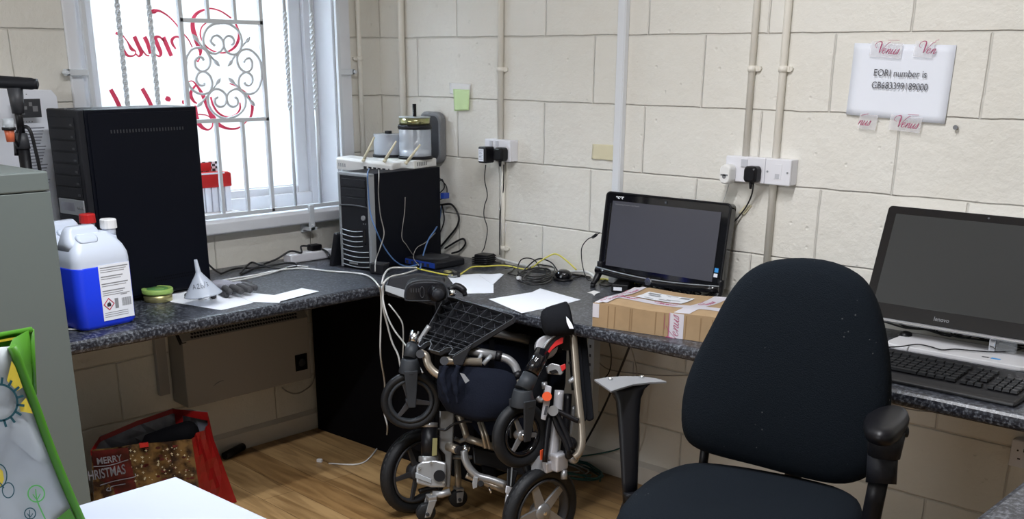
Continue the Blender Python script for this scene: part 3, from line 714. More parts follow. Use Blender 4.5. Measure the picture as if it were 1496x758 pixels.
# convector heater on the window wall
HX = .105
t = thing('panel_heater', (.05, -.8, .255), 'grey wall mounted panel heater with perforated top grille under the worktop', 'heater')
ya, yb = -1.095, -.520
obj('casing', B().prism([(.002, ya, .262), (HX, ya, .255), (HX, ya, .512), (.065, ya, .560), (.002, ya, .560)], (0, yb-ya, 0)), 'heater_enamel', t, bevel=.004)
# outlet grille: dark slanted strip with two rows of holes
bd = B(); bh = B()
dx, dz = -.040, .048; ln = sqrt(dx*dx+dz*dz); nx, nz = dz/ln, -dx/ln
Pg = lambda u, v, h=0: V((HX+dx*v+nx*h, u, .512+dz*v+nz*h))
bd.add([Pg(ya+.03, .06, .001), Pg(yb-.03, .06, .001), Pg(yb-.03, .95, .001), Pg(ya+.03, .95, .001)], [(0, 1, 2, 3)])
obj('outlet_strip', bd, 'heater_enamel', t)
nh = 38
for r_ in range(4):
    for i in range(nh):
        u = ya+.045+(yb-ya-.09)*(i+.5*(r_ % 2))/nh; v = .16+r_*.22
        bh.add([Pg(u+.0062*cos(a), v+.075*sin(a)*1.25, .0018) for a in [pi/3*k for k in range(6)]], [(0, 1, 2, 3, 4, 5)])
o = obj('grille_holes', bh, 'ink', t)
obj('end_cap', B().prism([(HX+.002, ya-.004, .506), (.060, ya-.004, .565), (.050, ya-.004, .556), (HX-.012, ya-.004, .498)], (0, .020, 0)), 'black_plastic', t)
kx = ox(440, 529, HX+.001)
obj('thermostat', B().box((HX, kx.y-.030, kx.z-.034), (HX+.004, kx.y+.030, kx.z+.034)), 'black_plastic', t, bevel=.003)
obj('thermostat_dial', B().cyl((HX+.004, kx.y, kx.z), (HX+.010, kx.y, kx.z), .017, .015, 18).box((HX+.010, kx.y-.002, kx.z), (HX+.012, kx.y+.002, kx.z+.013)), 'dark_grey', t)
c = ox(320, 560, HX+.0006)
ribbon(bs := B(), [(-.025, -.006, .002), (-.01, .003, .004), (.012, .008, .003), (.022, .006, .002)], plane_xy(c, (0, 1, 0), (0, 0, 1)), th=.0003)
obj('scuff_mark', bs, 'mid_grey', t)
tag(obj('heater_bracket', B().box((.002, ya-.062, .30), (.022, ya-.020, .675)), 'heater_enamel', bevel=.002), 'upright grey metal bracket on the wall left of the panel heater', 'bracket')
cable('heater_cable', [ox(*p) for p in ((412, 566, .012), (420, 572, .02), (432, 575, .022), (445, 570, .02), (458, 556, .012), (462, 520, .010))], .003, 'cable_grey', 'thin white flex hanging below the right end of the panel heater')
for (x_, y_, lb) in ((1.27, -1.85, 'white fluorescent batten on the ceiling over the window worktop side'), (2.25, -1.75, 'unseen white batten added on the ceiling to brighten the long wall')):  # second batten is only the housing of the added tube
    tag(obj('ceiling_lamp', B().box((x_-.045, y_-.77, 2.545), (x_+.045, y_+.77, CH-.001)), 'gloss_white', bevel=.004), lb, 'lamp')

# ================================================================== ON THE WORKTOPS
def frame_at(O, deg): return Matrix.Translation(V(O)) @ Matrix.Rotation(radians(deg), 4, 'Z')
def T_(x, y, h=.0): return oz(x, y, TZ+h)

# ---- big black tower computer by the window
TH1 = 6; Q = V((.345, -1.502, TZ)); O1 = Q-.165*V((cos(radians(TH1)), sin(radians(TH1)), 0))
M = frame_at(O1, TH1); H1 = .6075; W1 = .165; D1 = .43
t = thing('computer_tower', M @ V((W1/2, D1/2, .0)), 'tall black desktop computer tower in front of the barred window', 'computer')
obj('case', B().box((.004, .012, .012), (W1, D1, H1), M), 'black_steel', t, bevel=.004)
obj('side_panel', B().box((W1, .022, .020), (W1+.0035, D1-.006, H1-.012), M), 'black_steel', t, bevel=.0015)
obj('front_bezel', B().box((0, -.012, .006), (W1, .012, H1+.001), M), 'soft_black', t, bevel=.005)
for k in range(7):
    z = H1-.018-.0350*(k+1)
    obj('drive_bay_cover', B().box((.016, -.0155, z), (W1-.020, -.011, z+.031), M), 'soft_black', t, bevel=.002)
    obj('bay_catch', B().box((W1-.038, -.0172, z+.006), (W1-.026, -.0150, z+.012), M), 'dark_grey', t)
z = H1-.018-.0350*7-.054
obj('display_panel', B().box((.016, -.0165, z), (W1-.016, -.011, z+.048), M), 'grey_steel', t, bevel=.002)
obj('display', B().box((.028, -.0172, z+.012), (.100, -.0164, z+.038), M), 'bag_inner', t)
for k in range(3): obj('panel_button', B().cyl(M @ V((.120+.012*k, -.0164, z+.024)), M @ V((.120+.012*k, -.019, z+.024)), .004, seg=10), 'mid_grey', t)
for k in range(6): obj('drive_bay_cover', B().box((.016, -.0155, .03+k*.044), (W1-.020, -.011, .03+k*.044+.040), M), 'soft_black', t, bevel=.002)
vb = B()
for k in range(25): vb.box((W1+.0036, .095+k*.0112, H1-.072), (W1+.0042, .099+k*.0112, H1-.062), M)
obj('upper_vent', vb, 'dark_grey', t)
vb = B()
for k in range(22): vb.box((W1+.0036, .20+k*.009, .066), (W1+.0042, .205+k*.009, .070), M); vb.box((W1+.0036, .204+k*.009, .056), (W1+.0042, .209+k*.009, .060), M)
obj('lower_vent', vb, 'matt_black', t)
for a, c_ in ((.03, .04), (W1-.03, .04), (.03, D1-.04), (W1-.03, D1-.04)): obj('foot', B().cyl(M @ V((a, c_, 0)), M @ V((a, c_, .012)), .013, seg=12), 'rubber', t)

# ---- white board with printed panel leaning behind it
pM = Matrix.Translation(V((.030, -1.800, TZ))) @ Matrix.Rotation(radians(-2.5), 4, 'Y')
t = thing('display_box', (.05, -1.62, TZ), 'white carton with printed panel standing between the window wall and the black tower', 'carton')
obj('carton', B().prism([pM @ V((.0, 0, 0)), pM @ V((0, .372, 0)), pM @ V((0, .372, .637)), pM @ V((0, .357, .657)), pM @ V((0, .0, .670))], pM.to_3x3() @ V((.055, 0, 0))), 'paper', t, bevel=.003)
cp = lambda x, y: ox(x, y, .0925)
c0 = cp(23, 146); c1 = cp(57, 146); c2 = cp(57, 171)
PP = plane_xy(cp(40, 158), (0, 1, 0), V((.04, 0, 1)).normalized())
wq = .075
obj('printed_picture', quad(B(), PP, -wq/2-.004, -.028, wq/2+.004, .028, 0.004), 'dark_grey', t)
bt = B()
for (x, y, w_, h_) in ((-.033, .018, .02, .004), (-.033, .008, .012, .003), (-.015, -.004, .012, .010), (.004, .006, .010, .012), (.015, -.010, .016, .016), (-.030, -.018, .018, .005)): quad(bt, PP, x, y, x+w_, y+h_, .0046)
for k in range(5): quad(bt, PP, -.03+.009*k, -.042, -.026+.009*k, -.039, .0046)
obj('picture_details', bt, 'mid_grey', t)
bt = B()
for k in range(20): quad(bt, PP, -.028, -.062-k*.0095, .045-(k*37 % 17)*.0012, -.0585-k*.0095, .0042)
obj('printed_lines', bt, 'bag_inner', t)
bt = B()
for k in range(4): quad(bt, PP, -.035+.011*k, .040, -.031+.011*k, .0435, .004)
obj('printed_dots', bt, 'grey_ink', t)

# ---- hand pump
pc = V((.292, -1.663, TZ))
t = thing('hand_pump', pc, 'black upright bicycle pump with T handle at the left edge behind the grey cabinet', 'pump')
obj('barrel', B().cyl(pc+V((0, 0, .02)), pc+V((-.004, .0, .52)), .017, seg=18), 'black_plastic', t)
obj('base', B().box(pc+V((-.055, -.06, 0)), pc+V((.020, .06, .02))), 'black_plastic', t, bevel=.005)
obj('collar', B().cyl(pc+V((-.004, 0, .50)), pc+V((-.004, 0, .545)), .020, .016, 18), 'dark_grey', t)
obj('shaft', B().cyl(pc+V((-.004, 0, .54)), pc+V((-.006, 0, .63)), .011, seg=12), 'black_plastic', t)
obj('handle_neck', B().cyl(pc+V((-.006, 0, .60)), pc+V((-.006, 0, .672)), .017, .022, 16), 'dark_grey', t)
hd = V((.70, .71, -.05)).normalized(); hc = pc+V((-.006, 0, .686))
obj('handle', B().tube([hc-hd*.10, hc-hd*.095, hc-hd*.04, hc, hc+hd*.04, hc+hd*.062, hc+hd*.068], [.010, .016, .018, .018, .017, .015, .009], 14, smooth=3), 'soft_black', t)
obj('hose', B().tube([pc+V((.02, 0, .03)), pc+V((.035, .022, .12)), pc+V((.028, .028, .38)), pc+V((.02, .024, .50)), pc+V((.012, .018, .555)), pc+V((-.004, .005, .56)), pc+V((-.018, -.012, .535)), pc+V((-.014, -.02, .48))], .0055, 8, smooth=6), 'black_plastic', t)
lp = od(13, 188, 3.09)
obj('lamp_holder', B().cyl(lp+V((0, 0, -.004)), lp+V((0, 0, .004)), .019, seg=16).tube([lp, (lp+pc+V((0, 0, .46)))/2, V((pc.x, pc.y, lp.z))], .005, 6), 'black_plastic', t)
obj('clear_lens', B().cyl(lp+V((0, 0, -.002)), lp+V((0, 0, .028)), .016, .015, 16), 'clear_lamp', t)
obj('red_lens', B().cyl(lp+V((0, 0, -.036)), lp+V((0, 0, .004)), .011, .0145, 16), 'reflector', t)

# ---- plastic jerrycans
def jerrycan(O, deg, cap, liquid, label, empty_label=False):
    M = frame_at(O, deg); t = thing('jerrycan', O, label, 'bottle')
    w, d = .19, .128          # w along local y, d along local x; label face at +x
    def ring(z, sy, sx_, oy_=0, r=.028): return [M @ V((x*1.0, y+oy_, z)) for x, y in rrect(d*sx_, w*sy, min(r, d*sx_*.4))]
    R = [ring(.0, .86, .84), ring(.004, .93, .93), ring(.014, 1, 1), ring(.10, 1.0, 1.0), ring(.198, 1, 1), ring(.215, .985, .97), ring(.237, .90, .86), ring(.256, .78, .66), ring(.270, .62, .46), ring(.276, .5, .34)]
    obj('body', B().rings(R), 'bottle_plastic', t)
    if liquid:
        L = [ring(.001, .865, .845), ring(.004, .936, .936), ring(.014, 1.008, 1.012), ring(.10, 1.008, 1.012), ring(.180, 1.008, 1.012), ring(.184, 1.004, 1.004)]
        obj('blue_contents', B().rings(L), 'blue_liquid', t)['label'] = 'deep blue liquid seen through the lower body'
    obj('handle', B().rings([ring(.232, .80, .80, -.012), ring(.252, .70, .56, -.022), ring(.268, .62, .38, -.026, .02), ring(.286, .54, .30, -.026, .018), ring(.297, .44, .20, -.026, .012)]), 'bottle_plastic', t)
    R2 = []
    for h_, s_ in ((.016, 1.0), (.0335, 1.0), (.035, .8)): R2.append([M @ V((h_*.9+.0075*(1-y_/.012), -.028+x_*s_, .264+y_*s_)) for x_, y_ in rrect(.066, .024, .0118)])
    obj('grip_recess', B().rings(R2), 'bottle_recess', t)
    obj('neck', B().cyl(M @ V((0, .058, .215)), M @ V((0, .068, .262)), .034, .021, 22).cyl(M @ V((0, .068, .255)), M @ V((0, .070, .285)), .020, .019, 20), 'bottle_plastic', t)
    bb = B(); n = 30; prof = []
    R = []
    for z, rr in ((.280, .0235), (.304, .0230), (.307, .0205)):
        R.append([M @ V((rr*(1+.03*(k % 2))*cos(2*pi*k/n), .070+rr*(1+.03*(k % 2))*sin(2*pi*k/n), z)) for k in range(n)])
    obj('screw_cap', bb.rings(R, smooth=False), cap, t)
    if not empty_label:
        P = plane_xy(M @ V((d/2*1.012+.0012, .028, .105)), M.to_3x3() @ V((0, 1, 0)), (0, 0, 1))
        lx, lz = .052, .082
        lb = obj('label', B().add([P(-lx, -lz, 0), P(lx, -lz, 0), P(lx, lz, 0), P(-lx, lz, 0), P(-lx, -lz, .0006), P(lx, -lz, .0006), P(lx, lz, .0006), P(-lx, lz, .0006)], [(0, 3, 2, 1), (4, 5, 6, 7), (0, 1, 5, 4), (1, 2, 6, 5), (2, 3, 7, 6), (3, 0, 4, 7)]), 'paper', t)
        bt = B()
        rows = [.072, .066, .060, .046, .040, .025, .019, .004, -.002, -.008]
        for k, z in enumerate(rows):
            quad(bt, P, -lx+.005, z, lx-.006-(k*29 % 13)*.0022, z+.0018 + (.0012 if k in (0, 3, 5, 7) else 0), .0010)
        for z in (-.060, -.066, -.072): quad(bt, P, -lx+.005, z, lx-.02, z+.0016, .0010)
        for k in range(13): quad(bt, P, .014+k*.0025, -.046, .0152+k*.0025+(k % 3)*.0004, -.022, .0010)
        quad(bt, P, .012, -.012, .034, -.0095, .0010); quad(bt, P, -.010, -.050, .002, -.020, .00095)
        obj('label_print', bt, 'grey_ink', t)
        bt = B(); cx_, cz_, h_ = -.030, -.034, .019
        ro = [(cx_, cz_-h_), (cx_+h_, cz_), (cx_, cz_+h_), (cx_-h_, cz_)]; ri = [(cx_, cz_-h_+.004), (cx_+h_-.004, cz_), (cx_, cz_+h_-.004), (cx_-h_+.004, cz_)]
        bt.add([P(x, y, .0011) for x, y in ro+ri], [(k, (k+1) % 4, 4+(k+1) % 4, 4+k) for k in range(4)])
        obj('hazard_diamond', bt, 'red_ink', t)
        bt = B().add([P(cx_+x, cz_+y, .0011) for x, y in ((-.006, -.007), (.006, -.007), (.007, -.001), (.002, .009), (.0, .003), (-.003, .006), (-.007, -.001))], [tuple(range(7))])
        obj('flame_symbol', bt, 'ink', t)
    return t
jerrycan((.541, -1.621, TZ), 6, 'cap_white', True, 'jerrycan of bright blue liquid with white cap and printed label at the worktop edge')
jerrycan((.400, -1.610, TZ), 10, 'red_plastic', False, 'clear jerrycan with red cap behind the blue one', True)
cable('desk_lead', [T_(80, 476, .004), T_(100, 481, .004), T_(120, 480, .004), T_(131, 477, .004), T_(118, 474, .004)], .0026, 'cable_white', 'short white lead lying at the foot of the blue jerrycan')

# ---- tin with green lid
c = T_(227, 436)+V((.036, -.010, 0))
t = thing('round_tin', c, 'small round gold tin with a green lid between the blue bottle and the funnel', 'tin')
obj('tin_body', B().lathe([(0, 0), (.044, 0), (.046, .002), (.046, .026), (0, .026)], c, seg=36), 'tin_gold', t)
obj('lid', B().lathe([(.046, .026), (.0495, .026), (.050, .029), (.050, .040), (.048, .042), (.040, .042), (.039, .0405), (0, .0405)], c, seg=36), 'lid_green', t)
obj('lid_label', B().lathe([(0, .0412), (.034, .0412), (.034, .0408)], c, seg=30), 'dark_green', t)
bt = B(); PP = plane_xy(c+V((0, 0, .0416)), (.74, .67, 0), (-.67, .74, 0)); quad(bt, PP, -.004, -.010, .024, -.002, 0); quad(bt, PP, -.01, .004, .014, .010, 0)
obj('lid_print', bt, 'lid_green', t)

# ---- loose sheets left
def sheet(pts, h, label, name='paper_sheet', m='paper', group=None, th=.0007):
    b = B().prism([oz(x, y, TZ+h) for x, y in pts], (0, 0, th)); o = obj(name, b, m); tag(o, label, 'paper', group); return o
sheet([(249, 425), (276, 419), (389, 431), (367, 443), (323, 453), (249, 441)], .0004, 'white paper sheet under the funnel and gloves')
sheet([(330, 424), (389, 430), (415, 433), (408, 442.5), (367, 441)], .0014, 'small white paper overlapping the sheet right of the gloves')
sheet([(394, 433), (441, 421), (466, 425.5), (410, 440)], .0024, 'folded white paper nearest the worktop edge, right of the gloves')
c = T_(449, 429, .0035)

# ---- gloves and funnel
def glove(base, th0, fingers, palm, label, z, mirror=1, dark=.55):
    t = thing('work_glove', (base.x, base.y, TZ+.003), label, 'glove')
    b = B(); b.ball(base+V((0, 0, z+.013)), palm, (1.15, .85, .36), M=Matrix.Rotation(th0, 3, 'Z')); 
    bd = B()
    for (a, L_, off, r_) in fingers:
        d = V((cos(th0+a), sin(th0+a), 0)); s_ = V((-sin(th0), cos(th0), 0)); p0 = base+s_*off+V((cos(th0), sin(th0), 0))*palm*.5+V((0, 0, z+.013))
        mid = p0+d*L_*.5+V((0, 0, .004)); tip = p0+d*L_+V((0, 0, -.002))
        b.tube([p0, p0*.5+mid*.5, mid], r_, 10, smooth=3)
        bd.tube([mid*.85+p0*.15, mid, (mid+tip)/2, tip-(tip-mid)*.12, tip], [r_*1.04, r_*1.06, r_*1.05, r_*.98, r_*.45], 10, smooth=3)
    obj('knit_hand', b, 'glove_grey', t); obj('dipped_fingers', bd, 'glove_dark', t)
ga = T_(326, 427, .0); dA_ = T_(366, 436)-T_(326, 427)
glove(ga, math.atan2(dA_.y, dA_.x), [(.24, .100, .027, .0108), (.08, .112, .009, .0112), (-.06, .108, -.010, .0112), (-.24, .095, -.028, .0104), (1.0, .06, .03, .010)], .048, 'upper grey work glove with dark fingers, beside the funnel', .012)
gb = T_(307, 428, .0); dB_ = T_(299, 444)-T_(307, 428)
glove(gb, math.atan2(dB_.y, dB_.x), [(.42, .085, .030, .0100), (.12, .095, .011, .0105), (-.14, .095, -.010, .0105), (-.44, .085, -.030, .0100)], .042, 'lower work glove half hidden under the clear funnel', .0)
fb = T_(297, 430, .034); ft = od(285.5, 379, (fb-CAM).dot(fw)-.038); ax = (ft-fb).normalized(); hL = (ft-fb).length
t = thing('funnel', fb, 'clear plastic funnel standing mouth down on the gloves, marked in pen', 'funnel')
obj('cone', B().lathe([(.060, -.002), (.0615, .0), (.060, .003), (.0565, .006), (.013, .066), (.0085, .074), (.0052, hL), (.0035, hL), (.007, .072), (.0545, .004), (.060, -.002)], fb, ax, 36), 'funnel_plastic', t)
# pen marks wrapped on the cone
a0 = ax.orthogonal().normalized(); vd = (CAM-fb); vd = (vd-ax*vd.dot(ax)).normalized(); sd = ax.cross(vd)
def cone(x, y, h=0):
    k = .032+y; r = .0565-(.0565-.013)*(k-.006)/.060+.0012+h; an = x/max(r, .01)
    return fb+ax*k+(vd*cos(an)+sd*sin(an))*r
bt = B()
for st in ([(-.030, -.006, 1), (-.025, .008, 1), (-.019, -.005, 1)], [(-.028, -.001, 1), (-.021, 0, 1)], [(-.014, .006, 1), (-.009, .009, 1), (-.007, .005, 1), (-.014, -.004, 1), (-.005, -.004, 1)],
           [(.0, .010, 1), (-.001, -.003, 1), (.004, -.004, 1), (.006, .001, 1), (.0, .002, 1)], [(.014, .013, 1), (.008, -.006, 1)], [(.017, .009, 1), (.021, .008, 1), (.019, .003, 1), (.023, .0, 1), (.018, -.003, 1)]):
    ribbon(bt, [(x, y, .0014) for x, y, _ in st], cone, th=.0003, n=4)
obj('pen_writing', bt, 'ink', t)

# ---- extension strip and leads on the window side
t = thing('extension_strip', (.05, -.43, TZ), 'white mains extension strip on the worktop under the window sill', 'extension strip')
obj('strip_body', B().box((.070, -.600, TZ+.001), (.124, -.385, TZ+.036)), 'socket_white', t, bevel=.006)
obj('black_plug', B().box((.080, -.490, TZ+.036), (.118, -.440, TZ+.060)), 'black_plastic', t, bevel=.005)
cable('power_lead', [V((.095, -.488, TZ+.055)), V((.085, -.52, TZ+.056)), T_(440, 369, .04), T_(424, 367, .045), T_(405, 378, .02), T_(385, 386, .005), T_(352, 400, .005), T_(366, 384, .02), T_(378, 386, .022), T_(405, 392, .006), T_(430, 390, .005), T_(433, 386, .005), T_(420, 384, .012), T_(375, 391, .006), T_(345, 392, .006), T_(325, 399, .006), T_(322, 399, .006), T_(312, 393, .012), T_(303, 385, .03), T_(293, 381, .04)], .0038, 'cable_black', 'black power lead looping over the worktop from the strip to the black tower')
cable('power_lead', [V((.10, -.442, TZ+.055)), T_(468, 362, .045), T_(478, 368, .03), T_(483, 376, .01), T_(474, 370, .008)], .0038, 'cable_black', 'black lead curving from the extension strip behind the silver framed tower')
cable('white_lead', [T_(316, 411, .004), T_(340, 407, .004), T_(372, 402, .004), T_(405, 395, .005), T_(440, 392, .005), T_(480, 396, .005), T_(520, 399, .006), T_(540, 404, .008), oz(552, 416, TZ+.012), oz(556, 426, TZ-.02), oy(557, 450, -.64), oy(556, 480, -.64), oy(556, 520, -.64), oy(562, 560, -.55), oy(561, 600, -.53), oy(566, 625, -.52), oz(560, 646, .004), oz(530, 676, .004), oz(480, 677, .004)], .0032, 'cable_white', 'long white lead running across the worktop, over the edge and down to the floor')
cable('white_lead', [T_(330, 412, .004), T_(360, 407, .004), T_(395, 399, .005), T_(428, 389, .005), T_(450, 390, .005)], .003, 'cable_white', 'shorter white lead beside the black loop on the window worktop')

# ---- second tower (silver framed) in the corner
TH2 = 5; H2 = .3595; W2 = .165; D2 = .385; FR = V((.4665, -.4657, TZ)); O2 = FR-W2*V((cos(radians(TH2)), sin(radians(TH2)), 0)); M = frame_at(O2, TH2)
t = thing('computer_tower', M @ V((W2/2, D2/2, 0)), 'black tower computer with silver edged front in the room corner, router on top', 'computer')
obj('case', B().box((.003, .01, .006), (W2-.002, D2, H2), M), 'black_steel', t, bevel=.003)
obj('front_bezel', B().box((.010, -.016, .004), (W2-.010, .010, H2-.003), M), 'soft_black', t, bevel=.004)
for x in (0, W2-.012): obj('silver_edge', B().box((x, -.018, .002), (x+.012, .012, H2-.001), M), 'grey_steel', t, bevel=.003)
obj('silver_edge', B().box((.0, -.017, H2-.012), (W2, .012, H2), M), 'grey_steel', t, bevel=.003)
for k in range(3): obj('drive_bay_cover', B().box((.020, -.019, H2-.052-.034*k), (W2-.020, -.015, H2-.022-.034*k), M), 'soft_black', t, bevel=.0015)
R = [M @ V((x, -.0185-.004*sin(pi*(x-.012)/(W2-.024)), H2-.122+.004*sin(pi*(x-.012)/(W2-.024)))) for x in [.012+(W2-.024)*k/10 for k in range(11)]]
obj('bezel_ridge', B().tube(R, .003, 6), 'dark_grey', t)
obj('power_button', B().cyl(M @ V((W2-.034, -.016, H2-.162)), M @ V((W2-.034, -.022, H2-.162)), .0095, seg=20), 'grey_steel', t)
for k in (0, 1): obj('status_light', B().cyl(M @ V((W2-.036+.010*k, -.016, H2-.184)), M @ V((W2-.036+.010*k, -.018, H2-.184)), .0022, seg=8), 'mid_grey', t)
obj('drive_slot', B().box((W2-.036, -.0175, H2-.262), (W2-.028, -.015, H2-.205), M), 'gloss_black', t)
for k in range(8):
    z = H2-.212-.019*k; xe = W2-.044 if k < 4 else W2-.014
    R = [M @ V((x, -.0180, z-.006*sin(pi*(x-.014)/(xe-.014)))) for x in [.014+(xe-.014)*j/8 for j in range(9)]]
    obj('vent_louvre', B().tube(R, .0022, 6), 'grey_steel', t)
obj('badge', B().box((.045, -.0175, .018), (.090, -.0158, .025), M), 'grey_steel', t)
for a, c_ in ((.02, .02), (W2-.02, .02), (.02, D2-.03), (W2-.02, D2-.03)): obj('foot', B().cyl(M @ V((a, c_, 0)), M @ V((a, c_, .007)), .010, seg=10), 'rubber', t)
obj('video_plug', B().box((W2-.004, D2+.001, .235), (W2+.016, D2+.035, .258), M), 'modem_blue', t, bevel=.003)
# black slab leaning to its left
a = oz(485, 383, TZ); ML = Matrix.Translation(V((.252, -.518, TZ))) @ Matrix.Rotation(radians(8), 4, 'Z') @ Matrix.Rotation(radians(14), 4, 'Y')
tag(obj('small_speaker', B().box((.0, .0, .0), (.022, .12, .135), ML), 'soft_black', bevel=.005), 'thin black slab leaning against the left side of the silver edged tower', 'speaker')

# ---- white base box, disc spindles, grey panel on top of the tower
top2 = TZ+H2
t = thing('optical_drive', (.34, -.21, top2), 'flat off-white box on the corner tower beneath the disc spindles', 'drive')
Mq = frame_at((.215, -.272, top2), 12)
obj('drive_case', B().box((0, 0, 0), (.225, .155, .032), Mq), 'router_white', t, bevel=.004)
vb = B()
for k in range(6): vb.box((.2252, .02+k*.012, .010), (.2258, .026+k*.012, .024), Mq)
obj('drive_ports', vb, 'mid_grey', t)
def spindle(c, r, h, rod, topstack, label):
    t = thing('disc_spindle', c, label, 'disc spindle'); c = V(c)
    obj('spindle_base', B().lathe([(0, 0), (r+.004, 0), (r+.005, .006), (r+.001, .011), (0, .011)], c, seg=36), 'soft_black', t)
    obj('cover', B().lathe([(r, .011), (r, h), (r-.002, h+.001), (0, h+.001)], c, seg=40), 'acrylic_clear', t)
    obj('disc_stack', B().lathe([(.008, .012), (r-.006, .012), (r-.006, h*.30 if topstack else h*.9), (.008, h*.30 if topstack else h*.9)], c, seg=36, closed=True), 'disc_silver' if topstack else 'mid_grey', t)
    obj('centre_post', B().cyl(c+V((0, 0, .011)), c+V((0, 0, rod)), .0075, seg=14), 'black_plastic', t)
    if topstack:
        obj('middle_ring', B().lathe([(0, h+.002), (r+.002, h+.002), (r+.004, h+.008), (r+.001, h+.018), (0, h+.018)], c, seg=36), 'soft_black', t)
        obj('upper_discs', B().lathe([(.008, h+.019), (r-.003, h+.019), (r-.003, h+.044), (.008, h+.044)], c, seg=36, closed=True), 'disc_gold', t)
        obj('upper_cover', B().lathe([(r-.002, h+.0445), (r-.002, h+.048), (.009, h+.048), (.009, h+.0445)], c, seg=36, closed=True), 'bag_white', t)
    else:
        obj('post_cap', B().cyl(c+V((0, 0, h+.001)), c+V((0, 0, h+.012)), .014, seg=16), 'black_plastic', t)
spindle((.364, -.151, top2+.0325), .0635, .110, .205, True, 'large disc spindle with black centre post on the corner tower')
spindle((.236, -.176, top2+.0325), .0600, .088, .088, False, 'smaller dark disc spindle left of the large one on the corner tower')
Pg = plane_xy(V((.327, -.020, 1.09+.112)), V((1, 0, 0)), V((0, 0, 1)))
b = B(); R = []
for h_, s_ in ((-.016, .96), (-.008, 1), (.010, 1), (.016, .94)): R.append([Pg(x*s_, y*s_, h_-.0) for x, y in rrect(.125, .20, .035)])
t = thing('grey_router', (.327, -.02, top2+.003), 'grey rounded upright device behind the large disc spindle', 'router')
obj('shell', b.rings(R, smooth=False), 'mid_grey', t, bevel=.002)
obj('front_inset', B().add([Pg(x, y, .0165) for x, y in rrect(.10, .17, .028)], [tuple(range(24))]), 'dark_grey', t)

# ---- router with three antennas on the tower front
FL = od(491, 245.5, 4.24); FRr = od(573, 255.5, 4.16); ux = (FRr-FL).normalized(); L_ = (FRr-FL).length
BK = od(597, 243, 4.30); uy = (BK-FRr); uy = (uy-ux*uy.dot(ux)); D_ = .112; uy.normalize(); uz = ux.cross(uy).normalized()
RM = Matrix(((ux.x, uy.x, uz.x, FL.x), (ux.y, uy.y, uz.y, FL.y), (ux.z, uy.z, uz.z, FL.z), (0, 0, 0, 1)))
t = thing('wifi_router', FL+ux*L_/2+uy*.07, 'white router with three pale antennas on the corner tower', 'router')
pr = [(0, 0), (D_, 0), (D_, .024), (.018, .034), (.004, .031)]
obj('shell', B().prism([RM @ V((0, y, z)) for y, z in ((0, -.004), (D_, -.004), (D_, .030), (.014, .042), (0, .036))], ux*L_), 'router_white', t, bevel=.004)
for k, f_ in enumerate((.50, .585, .67, .745, .83)): obj('port', B().box((L_*f_, -.0012, .008), (L_*f_+.013, .0008, .021), RM), 'ink', t)
obj('port', B().box((L_*.935, -.0012, .008), (L_*.935+.004, .0008, .022), RM), 'ink', t)
for k in range(4): obj('indicator_mark', B().box((.012+.009*k, -.0008, .008), (.015+.009*k, .0008, .022), RM), 'bag_inner', t)
for (ax_, ay, bx, by) in ((532, 232, 547, 200), (563, 233, 579, 206), (595, 236, 614, 211)):
    dd = (FRr-CAM).dot(fw)-.005
    p0 = od(ax_, ay, dd); p1 = od(bx, by, dd-.02)
    obj('antenna', B().cyl(p0-(p1-p0).normalized()*.012, p0, .0065, seg=10).cyl(p0, p1, .0062, .0032, 12), 'cream_plastic', t)

# ---- flat modem with blue ports
MA = oz(584, 385, TZ); MB_ = oz(641, 396, TZ); MC = oz(678, 386, TZ)
ux = (MB_-MA); Lm = ux.length; ux.normalize(); uy = V((-ux.y, ux.x, 0)); Mm = Matrix(((ux.x, uy.x, 0, MA.x), (ux.y, uy.y, 0, MA.y), (0, 0, 1, TZ), (0, 0, 0, 1)))
Lm = min(Lm, .21)
t = thing('modem', Mm @ V((Lm/2, .08, 0)), 'flat black modem with blue ports on the worktop beside the corner tower', 'modem')
obj('shell', B().box((0, 0, .003), (Lm, .155, .030), Mm), 'soft_black', t, bevel=.006)
obj('port_strip', B().box((.004, -.003, .006), (Lm-.006, .002, .026), Mm), 'modem_blue', t, bevel=.001)
for k in range(6): obj('socket', B().box((.012+.030*k, -.0042, .009), (.026+.030*k, -.0026, .021), Mm), 'ink', t)
obj('top_dish', B().lathe([(0, .0312), (.06, .0318), (.064, .0302)], Mm @ V((Lm*.5, .08, 0)), seg=30), 'dark_grey', t)
# small box at the edge
c = T_(551, 402)
t = thing('junction_box', c, 'small dark cable box at the inner corner of the worktops, left of the joystick', 'box')
obj('box_body', B().cb((c.x-.02, c.y+.03, TZ+.0185), (.055, .05, .035), Matrix.Rotation(radians(20), 3, 'Z')), 'soft_black', t, bevel=.004)
obj('box_lid', B().cb((c.x-.02, c.y+.03, TZ+.038), (.058, .053, .004), Matrix.Rotation(radians(20), 3, 'Z')), 'dark_grey', t, bevel=.001)

